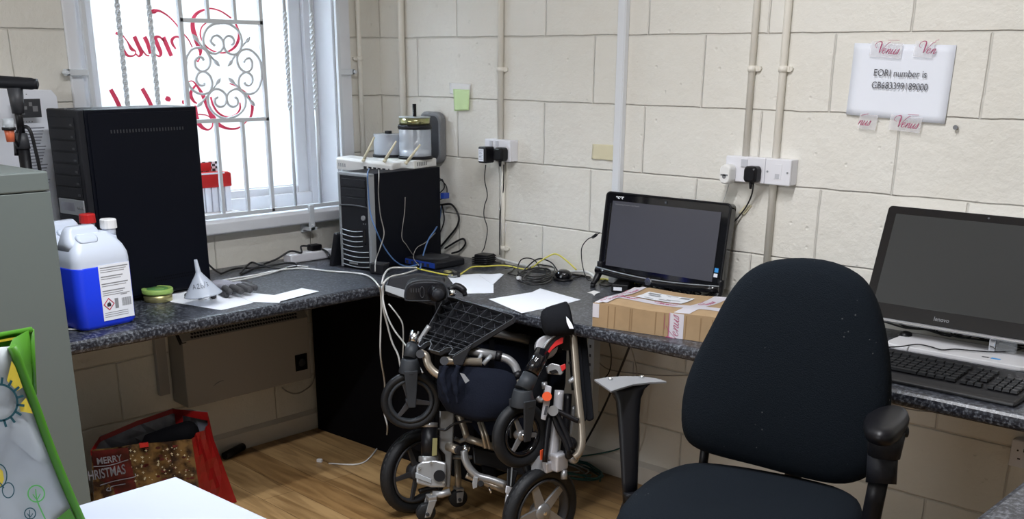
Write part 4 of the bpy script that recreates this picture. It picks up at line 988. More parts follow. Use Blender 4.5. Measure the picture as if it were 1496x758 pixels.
# ---- cables around the corner tower
sn_ = V((cos(radians(TH2)), sin(radians(TH2)), 0)); fn_ = V((sin(radians(TH2)), -cos(radians(TH2)), 0))
def sp(x, y, h=.006): d = ray(x, y); return CAM+d*((FR+sn_*h-CAM).dot(sn_)/d.dot(sn_))
def fp(x, y, h=.026): d = ray(x, y); return CAM+d*((FR+fn_*h-CAM).dot(fn_)/d.dot(fn_))
cable('network_cable', [RM @ V((L_*.60, -.002, .014)), fp(537, 254, .06), fp(538, 275, .04), fp(541, 310, .03), fp(549, 335, .04), sp(562, 362, .03), sp(577, 381, .04), T_(592, 389, .006), T_(604, 388, .010), T_(612, 386, .014)], .0027, 'cable_blue', 'blue network cable dropping from the router to the modem')
cable('router_power_lead', [RM @ V((L_*.77, -.002, .014)), fp(553.5, 258, .07), fp(553, 285, .04), sp(556, 315, .03), sp(561, 340, .03), fp(556, 360, .05), fp(549, 380, .06), T_(548, 396, .045)], .0021, 'cable_grey', 'thin grey lead hanging from the router down the silver edged tower')
cable('network_cable', [T_(614, 392, .016), sp(617, 377, .04), sp(625, 352, .03), sp(636, 335, .02), oy(642, 322, -.02), oy(645, 300, -.014)], .0030, 'cable_blue', 'blue grey network cable rising from the modem along the rear of the corner tower')
cable('thin_wire', [sp(592, 288), sp(591, 310), sp(587, 345), sp(594, 358, .01), T_(603, 372, .034)], .0014, 'cable_grey', 'thin wire hanging against the side of the corner tower')
cable('thin_wire', [sp(636, 340), sp(622, 354, .01), sp(609, 362, .01), T_(604, 376, .034), T_(612, 388, .012)], .0014, 'cable_grey', 'thin grey wire curving from the modem to the back of the corner tower')
for i, (pp, rr) in enumerate(((((642, 260), (652, 272), (652, 285), (644, 291), (640, 288)), .0024), (((641, 283), (649, 274), (646, 262), (641, 266)), .0022), (((644, 299), (660, 299), (670, 315), (668, 330), (655, 347), (644, 360)), .0042),
                        (((650, 363), (668, 352), (677, 349), (680, 356), (672, 366), (660, 370)), .0040), (((646, 300), (649, 320), (645, 335), (640, 345)), .0028))):
    labs = ('thin black lead looping out behind the top of the corner tower', 'small inner loop of black lead behind the top of the corner tower', 'thick black video cable curving from the blue plug to the worktop',
            'low loop of black cable on the worktop behind the modem', 'black lead hanging from the blue plug behind the corner tower')
    cable('black_cable', [oy(x, y, -.016) for x, y in pp], rr, 'cable_black', labs[i])
cable('grey_lead', [oz(558, 414, TZ+.02), oz(561, 402, TZ+.03), oz(570, 392, TZ+.032), oz(590, 391, TZ+.025), oz(609, 391, TZ+.014)], .0034, 'cable_white', 'upper pale lead curling over the inner edge of the corner worktop')
cable('grey_lead', [oz(609, 394, TZ+.012), oz(590, 400, TZ+.020), oz(572, 404, TZ+.030), oz(561, 413, TZ+.02), oz(559.5, 428, TZ-.02), oy(560, 450, -.66), oy(566, 475, -.64), oy(573, 500, -.64), oy(582, 520, -.66), oy(586, 545, -.66)], .0034, 'cable_white', 'lower pale lead curling over the worktop edge and hanging to the wheelchair')
cable('grey_lead', [oy(558, 418, -.64), oy(560, 440, -.66), oy(566, 462, -.67), oy(576, 482, -.68), oy(588, 498, -.68), oy(598, 512, -.70), oy(612, 535, -.70), oy(618, 545, -.70)], .0030, 'cable_white', 'pale lead hanging diagonally in front of the black corner cabinet')
cable('grey_lead', [oy(568, 444, -.66), oy(577, 455, -.66), oy(586, 468, -.66), oy(589, 480, -.66), oy(589, 510, -.65), oy(587, 545, -.63)], .0026, 'cable_white', 'short pale lead with a kink in front of the black corner cabinet')
cable('yellow_cable', [T_(607, 390, .014), T_(613, 393, .012), T_(630, 397, .008), T_(650, 401, .006), T_(668, 402, .006), T_(678, 397, .008), T_(690, 390, .012), T_(710, 389, .014), T_(738, 388, .014), T_(765, 393, .010), T_(778, 390, .02), oy(790, 381, -.06), oy(806, 372, -.04), oy(815, 372, -.035), oy(828, 381, -.03), oy(842, 394, -.03)], .0030, 'cable_yellow', 'yellow network cable snaking along the worktop behind the papers')
b = B().tube([oy(700, 371, -.02), oy(730, 378, -.02), oy(760, 386, -.02), oy(790, 392, -.02), oy(830, 396, -.02), oy(855, 397, -.025), T_(868, 404, .02), T_(870, 414, .006)], .0055, 8, smooth=5)
tag(obj('thick_cable', b, 'cable_white'), 'thick off-white cable running along the foot of the long wall', 'cable')
cable('adapter_lead', [oy(709.5, 241, -.08), oy(708, 262, -.05), oy(712, 285, -.03), oy(708, 300, -.02), oy(707, 315, -.02), oy(712, 335, -.03), oy(708, 360, -.05), T_(704, 368, .035)], .0020, 'cable_black', 'thin wavy black lead from the left adapter down to the worktop')
cable('plug_lead', [oy(736, 241, -.065), oy(736, 255, -.03), oy(735, 280, -.015), oy(731, 310, -.012), oy(730, 340, -.012), oy(730, 372, -.03)], .0024, 'cable_black', 'straight black flex from the right hand plug down to the worktop behind the modem')
cable('plug_lead', [oy(1101, 268, -.065), oy(1098, 285, -.03), oy(1090, 302, -.015), oy(1078, 318, -.015), oy(1066, 330, -.03)], .0026, 'cable_black', 'black flex from the plug by the data outlet running behind the monitor')
cable('charger_lead', [oy(1065, 268, -.06), oy(1062, 279, -.02), oy(1058, 290, -.02), oy(1050, 310, -.02)], .0016, 'cable_white', 'thin white lead from the white charger down behind the monitor')
cable('monitor_lead', [oy(876, 340, -.09), oy(868, 345, -.07), oy(858, 350, -.05), oy(850, 362, -.04), oy(850, 380, -.04), oy(853, 396, -.05), T_(858, 408, .01), T_(864, 410, .006)], .0020, 'cable_black', 'thin black lead bowing out from the left side of the black monitor')
obj_b = B().cyl(oy(871, 343, -.075), oy(866, 346.5, -.066), .0055, seg=12)
tag(obj('ferrite_bead', obj_b, 'black_plastic'), 'small black ferrite bead on the lead left of the monitor', 'bead')

# ---- black adapter, bundle of leads, small black hub
c = T_(708, 386); c.y = min(c.y, -.062)
t = thing('power_adapter', c, 'black power adapter wrapped in its lead beside the twin socket wall', 'power adapter')
Ma = frame_at((c.x, c.y-.005, TZ), 10)
obj('adapter_body', B().box((-.026, -.03, .004), (.034, .03, .042), Ma), 'black_plastic', t, bevel=.004)
for k in range(4):
    z = .008+.008*k
    obj('wound_lead', B().tube([Ma @ V((x*1.05, y*1.08, z+.004*sin(x*60))) for x, y in ((-.03, -.033), (.0, -.036), (.036, -.033), (.038, 0), (.034, .03), (0, .034), (-.03, .031), (-.033, 0))], .0022, 6, smooth=3, closed=True), 'cable_black', t)
random.seed(3)
t = thing('cable_bundle', T_(800, 400), 'tangled bundle of black leads with a white tie left of the monitor', 'cables')
loops = [((755, 405), (762, 412), (785, 413), (802, 408), (812, 396), (808, 388), (790, 388), (770, 394), (757, 400)),
         ((757, 407), (775, 416), (800, 413), (806, 404), (790, 398), (768, 398)), ((762, 402), (780, 388), (800, 387), (810, 392), (803, 405), (783, 408)),
         ((768, 406), (784, 392), (798, 395), (793, 409), (776, 411)), ((760, 398), (777, 404), (797, 402), (803, 395), (785, 391)), ((764, 410), (790, 406), (806, 400), (798, 392), (775, 396))]
for k, lp in enumerate(loops):
    obj('lead_loop', B().tube([(lambda p: V((p.x, min(p.y, -.006), p.z)))(T_(x, y, .005+.006*k+.004*random.random())) for x, y in lp], .0026, 7, smooth=6, closed=True), 'cable_black', t)
obj('lead_loop', B().tube([T_(757, 398, .01), oy(757, 388, -.06), oy(762, 379, -.05), oy(772, 377, -.05), oy(782, 381, -.06), T_(789, 393, .012)], .0022, 7, smooth=6), 'cable_black', t)
obj('lead_loop', B().tube([T_(760, 400, .012), oy(770, 390, -.06), oy(782, 380, -.05), oy(792, 378, -.045), oy(806, 384, -.05), T_(815, 396, .02)], .0028, 7, smooth=6), 'cable_black', t)
cc = T_(758, 406, .018)
obj('white_tie', B().cb(cc, (.016, .012, .012)), 'cap_white', t, bevel=.002)
cable('black_lead', [T_(806, 405, .004), T_(820, 408, .004), T_(838, 406, .004), T_(852, 402, .004), T_(866, 404, .004), T_(868, 400, .004), T_(846, 398, .004)], .0026, 'cable_black', 'black lead on the worktop between the round hub and the monitor foot')
cable('black_lead', [T_(738, 392, .02), T_(752, 390, .010), T_(748, 396, .004), T_(742, 399, .004), T_(752, 402, .004), T_(770, 404, .004)], .0022, 'cable_black', 'thin black lead curling left of the tangled bundle')
c = T_(823, 409); c.y = min(c.y, -.05)
t = thing('camera_hub', c, 'small rounded black device with glints beside the tangled cables', 'webcam')
obj('device_body', B().ball(c+V((0, .0, .020)), .034, (1, .85, .60)), 'gloss_black', t)
obj('device_base', B().lathe([(0, 0), (.034, 0), (.036, .005), (.03, .009), (0, .009)], c, seg=28), 'black_plastic', t)
obj('device_button', B().cyl(c+V((.012, -.028, .018)), c+V((.013, -.031, .018)), .004, seg=10), 'grey_steel', t)

# ---- scissors
c = T_(662, 399, .001)
t = thing('scissors', c, 'pair of scissors with dark olive handles by the corner of the white sheet', 'scissors')
for k, (px, py) in enumerate(((655, 397), (661, 403))):
    q_ = T_(px, py, .006); dd = (T_(674, 400, .006)-q_)
    obj('handle_ring', B().tube([q_+V((.013*cos(a)*1.3, .013*sin(a), 0)) for a in [2*pi*j/12 for j in range(12)]], .0038, 8, closed=True), 'tin_gold' if k == 0 else 'mid_grey', t)
obj('handle_body', B().prism([T_(x, y, .002) for x, y in ((660, 399), (673, 400), (672, 405), (662, 405))], (0, 0, .008)), 'soft_black', t, bevel=.002)
obj('blade', B().prism([T_(x, y, .010) for x, y in ((657, 394), (660, 393.5), (668, 398), (664, 399))], (0, 0, .0015)), 'chrome', t)

# ---- sheets on the long worktop
sheet([(653, 403), (698, 400), (735, 401), (721, 411), (721, 428), (676, 429), (664, 417)], .0006, 'white paper sheets beside the scissors')
sheet([(700, 402), (731, 399.5), (736, 401), (720, 416)], .0016, 'sheet of white paper lying just under the papers beside the scissors')
sheet([(789, 421.5), (848, 438), (818, 446), (762, 457.5), (714, 437), (777, 427)], .0006, 'white paper sheet at the worktop edge behind the footplate')
c = T_(868, 427)
o = B().prism([oz(c_[0], c_[1], TZ+.0006) for c_ in ((858, 427.5), (868, 424.5), (877, 427), (871, 429), (868, 432), (865, 429))], (0, 0, .0008))
tag(obj('paper_scrap', o, 'paper_warm'), 'tiny star shaped scrap of paper at the foot of the black monitor', 'paper scrap')

# ---- black monitor
A0 = oy(873, 402, -.10); A1 = oy(888, 279, -.062); 
ux = V((1, 0, 0)); uy = (V((A0.x, A1.y, A1.z))-A0).normalized(); uz = ux.cross(uy)
MW = oy(1051, 432, -.10).x-A0.x; MH = (A1-A0).length
MM = Matrix(((ux.x, uy.x, uz.x, A0.x), (ux.y, uy.y, uz.y, A0.y), (ux.z, uy.z, uz.z, A0.z), (0, 0, 0, 1)))
t = thing('monitor', (A0.x+MW/2, -.09, TZ), 'glossy black flat monitor with grey blank screen behind the parcel', 'monitor')
obj('housing', B().prism([MM @ V((MW/2+x, MH/2+.005+y, -.032)) for x, y in rrect(MW, MH-.01, .016)], uz*.032), 'gloss_black', t, bevel=.003)
obj('bezel_rim', B().tube([MM @ V((MW/2+x, MH/2+.005+y, .0)) for x, y in rrect(MW-.006, MH-.016, .014)], .004, 6, closed=True), 'black_plastic', t)
sl, sr, sb, st_ = .032, MW-.034, .040, MH-.030
obj('screen', B().box((sl, sb, .0006), (sr, st_, .0026), MM), 'screen_off', t)
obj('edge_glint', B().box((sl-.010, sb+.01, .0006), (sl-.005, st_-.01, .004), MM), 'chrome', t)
PP = lambda x, y, h=0: MM @ V((x, y, .0012+h))
bt = B(); text_into(bt, 'acer', lambda x, y, h=0: PP(sl+.012+x, MH-.022+y, h), .017, 'LEFT', bold=.0008, sx=1.1); obj('maker_mark', bt, 'cap_white', t)
bt = B(); text_into(bt, 'Operating System not found', lambda x, y, h=0: PP(sl+.012+x, st_-.013+y, h+.002), .0075, 'LEFT', sx=1.2); obj('screen_text', bt, 'mid_grey', t)
obj('sticker', B().box((sr+.004, .072, .0008), (sr+.018, .086, .002), MM), 'blue_sticker', t)
obj('sticker', B().box((sr+.003, .056, .0008), (sr+.017, .068, .002), MM), 'paper', t)
n = 12
bar = [MM @ V((-.002+(MW+.004)*k/n, .020-.012*sin(pi*k/n), .006+.010*sin(pi*k/n))) for k in range(n+1)]
obj('lower_bar', B().tube(bar, .0125, 12), 'gloss_black', t)
obj('bar_trim', B().tube([p+uz*.008+uy*.010 for p in bar], .0022, 6), 'grey_steel', t)
obj('power_button', B().cyl(MM @ V((MW*.475, .010, .020)), MM @ V((MW*.475, .010, .034)), .0125, seg=18), 'chrome', t)
for x in (.004, MW-.004):
    p0 = MM @ V((x, .02, -.004)); p2 = V((p0.x, p0.y-.038, TZ+.010))
    obj('leg', B().tube([p0+uy*.03, p0, (p0+p2)/2+V((0, .006, 0)), p2], [.012, .013, .012, .0095], 12, smooth=4), 'black_plastic', t)
    obj('foot', B().cyl(p2+V((0, 0, -.0095)), p2+V((0, 0, .002)), .0085, seg=12), 'rubber', t)
obj('rear_prop', B().tube([MM @ V((MW/2, .08, -.034)), V((A0.x+MW/2, -.03, TZ+.006))], .010, 8), 'black_plastic', t)
obj('webcam', B().cyl(MM @ V((MW*.5, MH-.018, .0006)), MM @ V((MW*.5, MH-.018, .003)), .005, seg=12), 'dark_grey', t)

# adapter by the parcel
c = oz(905, 428, TZ)
Ma = frame_at((c.x, c.y, TZ), 25)
t = thing('power_adapter', c, 'black brick power adapter with white label between the monitor and the parcel', 'power adapter')
obj('adapter_body', B().box((-.03, 0, 0), (.03, .11, .030), Ma), 'black_plastic', t, bevel=.004)
obj('adapter_label', B().box((-.022, -.0006, .008), (.008, .0004, .020), Ma), 'paper', t)
cable('adapter_cable', [Ma @ V((0, .11, .015)), Ma @ V((-.03, .15, .012)), T_(900, 415, .005), T_(885, 418, .004), T_(876, 414, .004), T_(884, 409, .004)], .0026, 'cable_black', 'black lead curling from the brick adapter under the monitor')
cable('yellow_cable', [T_(872, 408, .004), T_(886, 407, .005), T_(905, 405, .006), T_(930, 411, .006), T_(955, 415, .02), T_(960, 412, .03)], .0034, 'cable_yellow', 'short piece of yellow cable showing beneath the monitor')
for k in range(4):
    px = 975+k*17
    cable('wire_coil', [T_(px, 422, .003), T_(px+4, 414, .012), T_(px+10, 416, .014), T_(px+16, 424, .003)], .0018, 'cable_grey', 'thin pale wires bunched under the right part of the monitor', group='pale wires under the monitor')

random.seed(15)
t = thing('lead_tangle', (1.50, -.05, TZ), 'heap of dark leads added to darken the gap under the black monitor', 'cables')  # dark clutter added so the bright wall below the monitor reads dark
for k in range(9):
    x0 = 1.36+.038*k; ph_ = random.random()*6; ra_ = .04+.04*random.random()
    obj('lead_loop', B().tube([V((x0+ra_*cos(2*pi*j/8+ph_), -.034-.020*random.random(), TZ+.020+.014*sin(2*pi*j/8*(1+k % 2)+ph_))) for j in range(8)], .0034, 6, smooth=4, closed=True), 'cable_black', t)
# ---- parcel
PO = V((1.628, -.608, TZ)); MP = frame_at(PO, 10.5); pw_, pd, ph = .43, .285, .074
t = thing('parcel', MP @ V((pw_/2, pd/2, 0)), 'brown cardboard parcel sealed with printed tape at the worktop edge', 'parcel')
def wv(x, y): return .003*sin(x*19+1)+.003*sin(y*23)-.004*(x < .03)
n1, n2 = 16, 10; topg = []
for j in range(n2+1): topg.append([MP @ V((pw_*i/n1, pd*j/n2, ph+wv(pw_*i/n1, pd*j/n2))) for i in range(n1+1)])
vs = [p for r in topg for p in r]; fs = [(j*(n1+1)+i, j*(n1+1)+i+1, (j+1)*(n1+1)+i+1, (j+1)*(n1+1)+i) for j in range(n2) for i in range(n1)]
b = B().add(vs, fs)
per = [(i, 0) for i in range(n1+1)]+[(n1, j) for j in range(1, n2+1)]+[(i, n2) for i in range(n1-1, -1, -1)]+[(0, j) for j in range(n2-1, 0, -1)]
tv = [topg[j][i] for i, j in per]; bv = [MP @ V((pw_*i/n1, pd*j/n2, .001)) for i, j in per]; m = len(per)
b.add(tv+bv, [(k, (k+1) % m, m+(k+1) % m, m+k) for k in range(m)]); b.add(bv, [tuple(range(m))])
obj('carton', b, 'cardboard', t)
cr = B()
for x in (.050, .072, .122, .128, .205, .232, .247, .30, .345, .38): cr.prism([MP @ V((x, -.0006, .003)), MP @ V((x+.003, -.0006, .003)), MP @ V((x+.005, -.0006, ph-.004)), MP @ V((x+.001, -.0006, ph-.004))], MP.to_3x3() @ V((0, .0004, 0)))
obj('flute_creases', cr, 'cardboard_crease', t)
def top(x, y, h=.0008): return MP @ V((x, y, ph+wv(x, y)+h))
def strip(poly_fn, n=14): pass
def tape_top(x0, y0, x1, y1, w):
    n = 16; d = V((x1-x0, y1-y0)); L_ = d.length; d.normalize(); nn = V((-d.y, d.x)); vs = []
    for k in range(n+1):
        p = V((x0, y0))+d*L_*k/n
        for s_ in (-1, -.33, .33, 1): q_ = p+nn*w/2*s_; vs.append(top(q_.x, q_.y, .0012))
    return B().add(vs, [(4*k+s_, 4*k+4+s_, 4*k+5+s_, 4*k+1+s_) for k in range(n) for s_ in range(3)])
obj('printed_tape', tape_top(.002, .10, pw_-.002, .085, .045), 'parcel_tape', t)
obj('printed_tape', tape_top(.024, .004, .024, pd-.004, .042), 'parcel_tape', t)
obj('printed_tape', tape_top(.285, .004, .30, pd-.004, .05), 'parcel_tape', t)
fP = plane_xy(MP @ V((0, -.0012, 0)), MP.to_3x3() @ V((1, 0, 0)), (0, 0, 1))
obj('printed_tape', quad(B(), fP, .250, .001, .296, ph, .0), 'parcel_tape', t)
obj('printed_tape', quad(B(), fP, .0, .030, .022, ph-.002, .0), 'parcel_tape', t)
sP = plane_xy(MP @ V((-.0012, pd, 0)), MP.to_3x3() @ V((0, -1, 0)), (0, 0, 1))
obj('printed_tape', quad(B(), sP, .001, .001, pd-.001, ph-.004, .0), 'parcel_tape', t)
rP = lambda x, y, h=0: fP(.285-y, .004+x, h+.0004)
def tscript(P_): obj('tape_script', venus(B(), P_, .0130, slant=.28, wk=.55), 'magenta_ink', t)
obj('tape_script', venus(B(), rP, .0155, x0=-.018, y0=.004, slant=.25, wk=.6), 'magenta_ink', t)
tscript(lambda x, y, h=0: top(.03+x, .088+y, .0018+h)); tscript(lambda x, y, h=0: top(.16+x, .085+y, .0018+h))
tscript(lambda x, y, h=0: top(.040-y, .03+x, .0018+h)); tscript(lambda x, y, h=0: top(.040-y, .17+x, .0018+h)); tscript(lambda x, y, h=0: top(.31-y, .14+x, .0018+h))
bt = quad(B(), fP, .2495, .001, .2515, ph, .0004); quad(bt, fP, .2530, .001, .2536, ph, .0004); obj('tape_edge', bt, 'magenta_ink', t)
lb = B(); xs = [.075+.155*k/8 for k in range(9)]; vs = [top(x, y, .0022) for x in xs for y in (.13, .18, .235)]; lb.add(vs, [(3*k+s_, 3*k+3+s_, 3*k+4+s_, 3*k+1+s_) for k in range(8) for s_ in (0, 1)])
obj('address_label', lb, 'parcel_label', t)
bt = B()
def tq(x0, y0, x1, y1): bt.add([top(x0, y0, .0030), top(x1, y0, .0030), top(x1, y1, .0030), top(x0, y1, .0030)], [(0, 1, 2, 3)])
tq(.085, .205, .125, .222); tq(.095, .185, .135, .200); tq(.145, .150, .185, .158); tq(.150, .210, .160, .214); tq(.190, .205, .222, .226); tq(.10, .145, .13, .150); tq(.165, .165, .21, .171); tq(.14, .222, .18, .226)
obj('label_print', bt, 'grey_ink', t)

# ---- white all-in-one computer
Tl = oy(1300, 299, -.045); bz = oy(1297, 469, -.150).z
A0 = V((Tl.x-.004, -.150, bz)); uy = (V((A0.x, -.045, Tl.z))-A0).normalized(); ux = V((1, 0, 0)); uz = ux.cross(uy); AH = (V((A0.x, -.045, Tl.z))-A0).length; AW = .58
MM = Matrix(((ux.x, uy.x, uz.x, A0.x), (ux.y, uy.y, uz.y, A0.y), (ux.z, uy.z, uz.z, A0.z), (0, 0, 0, 1)))
t = thing('all_in_one_computer', (A0.x+AW/2, -.12, TZ), 'white framed all-in-one computer with wide dark screen at the right', 'computer')
obj('housing', B().prism([MM @ V((AW/2+x, AH/2+y, -.036)) for x, y in rrect(AW, AH, .014)], uz*.030), 'white_enamel', t, bevel=.004)
obj('front_glass', B().prism([MM @ V((AW/2+x, AH/2+.003+y, -.0055)) for x, y in rrect(AW-.006, AH-.010, .012)], uz*.006), 'gloss_black', t, bevel=.001)
obj('screen', B().box((.030, .050, .0006), (AW-.03, AH-.024, .0014), MM), 'screen_gloss', t)
obj('chrome_strip', B().box((.001, -.001, -.006), (AW-.001, .0035, .003), MM), 'chrome', t, bevel=.001)
bt = B(); text_into(bt, 'lenovo', lambda x, y, h=0: MM @ V((.235+x, .022+y, .0018)), .016, 'CENTER', bold=.0004); obj('maker_mark', bt, 'mid_grey', t)
obj('webcam', B().cyl(MM @ V((AW/2, AH-.012, .0004)), MM @ V((AW/2, AH-.012, .0016)), .003, seg=10), 'dark_grey', t)
obj('stand_post', B().box((2.630, -.125, TZ+.014), (2.648, -.095, bz+.04)), 'chrome', t, bevel=.003)
obj('stand_web', B().box((2.649, -.122, TZ+.015), (2.70, -.104, bz+.03)), 'clear_glass', t, bevel=.002)
R = []
for z, s_ in ((TZ+.001, .985), (TZ+.005, 1), (TZ+.012, .997), (TZ+.0145, .985)): R.append([V((2.578+x*s_, -.150+y*s_, z)) for x, y in rrect(.40, .170, .035)])
obj('base_plate', B().rings(R, smooth=False), 'white_enamel', t)
obj('base_sticker', B().box((2.642, -.203, TZ+.0146), (2.660, -.195, TZ+.0152)), 'dark_grey', t)
obj('base_sticker', B().box((2.666, -.205, TZ+.0146), (2.690, -.193, TZ+.0152)), 'blue_sticker', t)
cable('keyboard_lead', [oz(1298, 507, TZ+.02), oz(1316, 506, TZ+.019), oz(1340, 503, TZ+.019), oz(1358, 506, TZ+.019), oz(1376, 511, TZ+.019), oz(1395, 510, TZ+.019), oz(1420, 512, TZ+.019), oz(1450, 514, TZ+.019), oz(1475, 513, TZ+.019), oz(1500, 508, TZ+.010)], .0019, 'cable_black', 'thin black lead draped across the white base of the all-in-one')
random.seed(5)
t = thing('lead_tangle', (2.5, -.04, TZ), 'tangle of black leads behind the white base of the all-in-one', 'cables')
for k in range(7):
    x0 = 2.35+.055*k; pts = []; ph_ = random.random()*6; ra_ = .05+.05*random.random()
    for j in range(8): a = 2*pi*j/8+ph_; pts.append(V((x0+ra_*cos(a)+.02*random.random(), -.020-.008*random.random(), TZ+.022+.013*sin(a*(1+k % 2))+.012*random.random())))
    obj('lead_loop', B().tube(pts, .0026, 6, smooth=4, closed=True), 'cable_black', t)
c = oz(1323, 487, TZ+.02); 
t = thing('round_plug', (c.x, c.y, TZ), 'small round black plug lying left of the white base', 'plug')
obj('plug_body', B().lathe([(0, 0), (.018, 0), (.020, .006), (.018, .022), (.008, .026), (0, .026)], (c.x, c.y, TZ+.0005), seg=20), 'black_plastic', t)

# ---- keyboard
KX, KY, KW, KD = 2.402, -.566, .450, .215
t = thing('keyboard', (KX+KW/2, KY+KD/2, TZ), 'black full size keyboard in front of the all-in-one', 'keyboard')
slope = lambda y: .010+.022*(y/KD)
MK = frame_at((KX, KY, TZ), -.5)
obj('case', B().prism([MK @ V((0, y, z)) for y, z in ((0, .001), (KD, .001), (KD, .030), (KD-.01, .032), (.045, .016), (.010, .012), (0, .008))], MK.to_3x3() @ V((KW, 0, 0))), 'keyboard_body', t, bevel=.003)
kb = [(.000, [1]*15), ]
kw = .0178; proto = None; cnt = 0
rows = [(.052, 'sp'), (.071, 'k'), (.090, 'k'), (.109, 'k'), (.128, 'k'), (.156, 'k')]
def key(x, y, w):
    global proto, cnt
    z = .010+.022*((y-.0)/KD)+.0045
    nm = 'key'
    b = B(); h = .0065; i_ = .0012; dd = .0160
    lo = [(x, y), (x+w, y), (x+w, y+dd), (x, y+dd)]; hi = [(x+i_, y+i_), (x+w-i_, y+i_), (x+w-i_, y+dd-i_), (x+i_, y+dd-i_)]
    b.add([MK @ V((a, c_, z)) for a, c_ in lo]+[MK @ V((a, c_, z+h)) for a, c_ in hi], [(3, 2, 1, 0), (4, 5, 6, 7), (0, 1, 5, 4), (1, 2, 6, 5), (2, 3, 7, 6), (3, 0, 4, 7)])
    obj(nm, b, 'keyboard_key', t); cnt += 1
for (y, kind) in rows:
    if kind == 'sp':
        for x, w in ((.010, .024), (.036, .020), (.058, .022), (.082, .108), (.192, .022), (.216, .020), (.238, .022), (.262, .026)): key(x, y, w)
    else:
        n = 14 if y < .15 else 12; wtot = .278
        for k in range(n): key(.010+k*wtot/n, y, wtot/n-.0018)
    if kind == 'sp' or y > .085:
        for k in range(3): key(.298+k*.0186, y, kw-.0012)
    elif y < .08: key(.298+.0186, y, kw-.0012)
    if y < .14:
        for k in range(4): key(.364+k*.0188, y, kw-.001)
for k in range(3): obj('indicator_light', B().box((.375+k*.02, .163, .0325), (.381+k*.02, .166, .0335), MK), 'mid_grey', t)

# ================================================================== GREY CABINET, WHITE TABLE, CARRIER BAG (left foreground)
t = thing('steel_cabinet', (.44, -2.12, 0), 'tall grey-green steel cabinet at the left edge beside the window worktop', 'cabinet')
cy1, cx1, cz1 = -1.8145, .75, 1.214
obj('carcass', B().box((.12, -2.42, .0), (cx1-.004, cy1-.001, cz1-.052)), 'cabinet_grey', t, bevel=.003)
obj('top_panel', B().box((.12, -2.42, cz1-.050), (cx1, cy1, cz1)), 'cabinet_grey', t, bevel=.004)
obj('door', B().box((cx1-.003, -2.418, .06), (cx1, cy1, cz1-.052)), 'cabinet_grey', t, bevel=.0015)
obj('door_handle', B().box((cx1, -2.39, .75), (cx1+.02, -2.37, .90)), 'mid_grey', t, bevel=.003)

t = thing('white_table', (2.45, -2.6, 0), 'white topped table in the near left foreground', 'table')
obj('tabletop', B().box((1.785, -3.0, .695), (2.70, -2.122, .72)), 'table_white', t, bevel=.002)
obj('edge_band', B().box((1.7835, -3.0, .697), (1.7855, -2.122, .718)), 'table_edge', t)
for x in (1.83, 2.66):
    for y in (-2.17, -2.95): obj('leg', B().box((x-.02, y-.02, 0), (x+.02, y+.02, .694)), 'grey_steel', t, bevel=.002)

BX = 1.955; BXb = 1.80
bp = lambda x, y, h=0: ox(x, y, BX+h)
t = thing('carrier_bag', (1.9, -2.52, .721), 'white carrier bag with green edging and a sun drawing standing on the white table', 'bag')
edge = [(14, 506), (28, 541), (49, 595), (62, 632), (76, 668), (95, 714), (116, 762)]
e3 = [bp(x, y) for x, y in edge]
dn = (e3[-1]-e3[-2]); e3.append(e3[-1]+dn*((.722-e3[-1].z)/dn.z))
yl = -2.78
def crease(u, v): return .006*sin(u*9+v*7)*sin(v*5)+.004*sin(v*17+u*3)
g_ = []; nU = 14
for k, p in enumerate(e3):
    g_.append([V((BX+crease(i/nU*2, k/7*2)*(0 if i == nU else 1), yl+(p.y-yl)*i/nU, p.z+(.02*(1-i/nU) if k == 0 else 0))) for i in range(nU+1)])
vs = [p for r in g_ for p in r]; fs = [(j*(nU+1)+i, j*(nU+1)+i+1, (j+1)*(nU+1)+i+1, (j+1)*(nU+1)+i) for j in range(len(e3)-1) for i in range(nU)]
obj('front_panel', B().add(vs, fs, True), 'bag_white', t, solid=.0008)
obj('edge_binding', B().tube([p+V((.002, .003, 0)) for p in e3], .0072, 8, smooth=2), 'bag_green', t)
b3 = [ox(44, 481, BXb), ox(46, 530, BXb), ox(48, 576, BXb)]; b3.append(V((BXb, e3[-1].y+.004, .722)))
bk = [V((BXb, b3[0].y, b3[0].z)), b3[1], b3[2], b3[3]]
b = B().add([bk[0], V((BXb, yl, bk[0].z-.005)), V((BXb, yl, .722)), bk[3], bk[2], bk[1]], [(0, 1, 2, 3, 4, 5)])
obj('back_panel', b, 'bag_green', t, solid=.0008)
side = [V((BXb, bk[0].y, bk[0].z)), bk[1], bk[2], bk[3]]; fr_ = [e3[0], e3[1], e3[3], e3[-1]]
b = B(); vs = []
for a, c_ in zip(side, fr_): vs += [a, (a+c_)/2+V((0, -.012, 0)), c_]
b.add(vs, [(3*k, 3*k+1, 3*k+4, 3*k+3) for k in range(3)]+[(3*k+1, 3*k+2, 3*k+5, 3*k+4) for k in range(3)], True)
obj('gusset', b, 'bag_green', t, solid=.0008)
obj('top_binding', B().tube([bk[0]+V((.004, .001, 0)), V((BXb+.004, yl, bk[0].z-.004))], .005, 8).tube([bk[0]+V((0, .002, .0)), bk[1]+V((0, .002, 0)), bk[2]+V((0, .002, 0))], .005, 8), 'bag_green', t)
obj('yellow_band', B().add([V((BXb+.010, bk[0].y-.012, bk[0].z-.006)), V((BXb+.010, yl, bk[0].z-.010)), V((BXb+.010, yl, bk[0].z-.014)), V((BXb+.010, bk[0].y-.012, bk[0].z-.010))], [(0, 1, 2, 3)]), 'bag_yellow', t)
GPn = lambda x, y, h=0: bp(x, y, .0075+h)
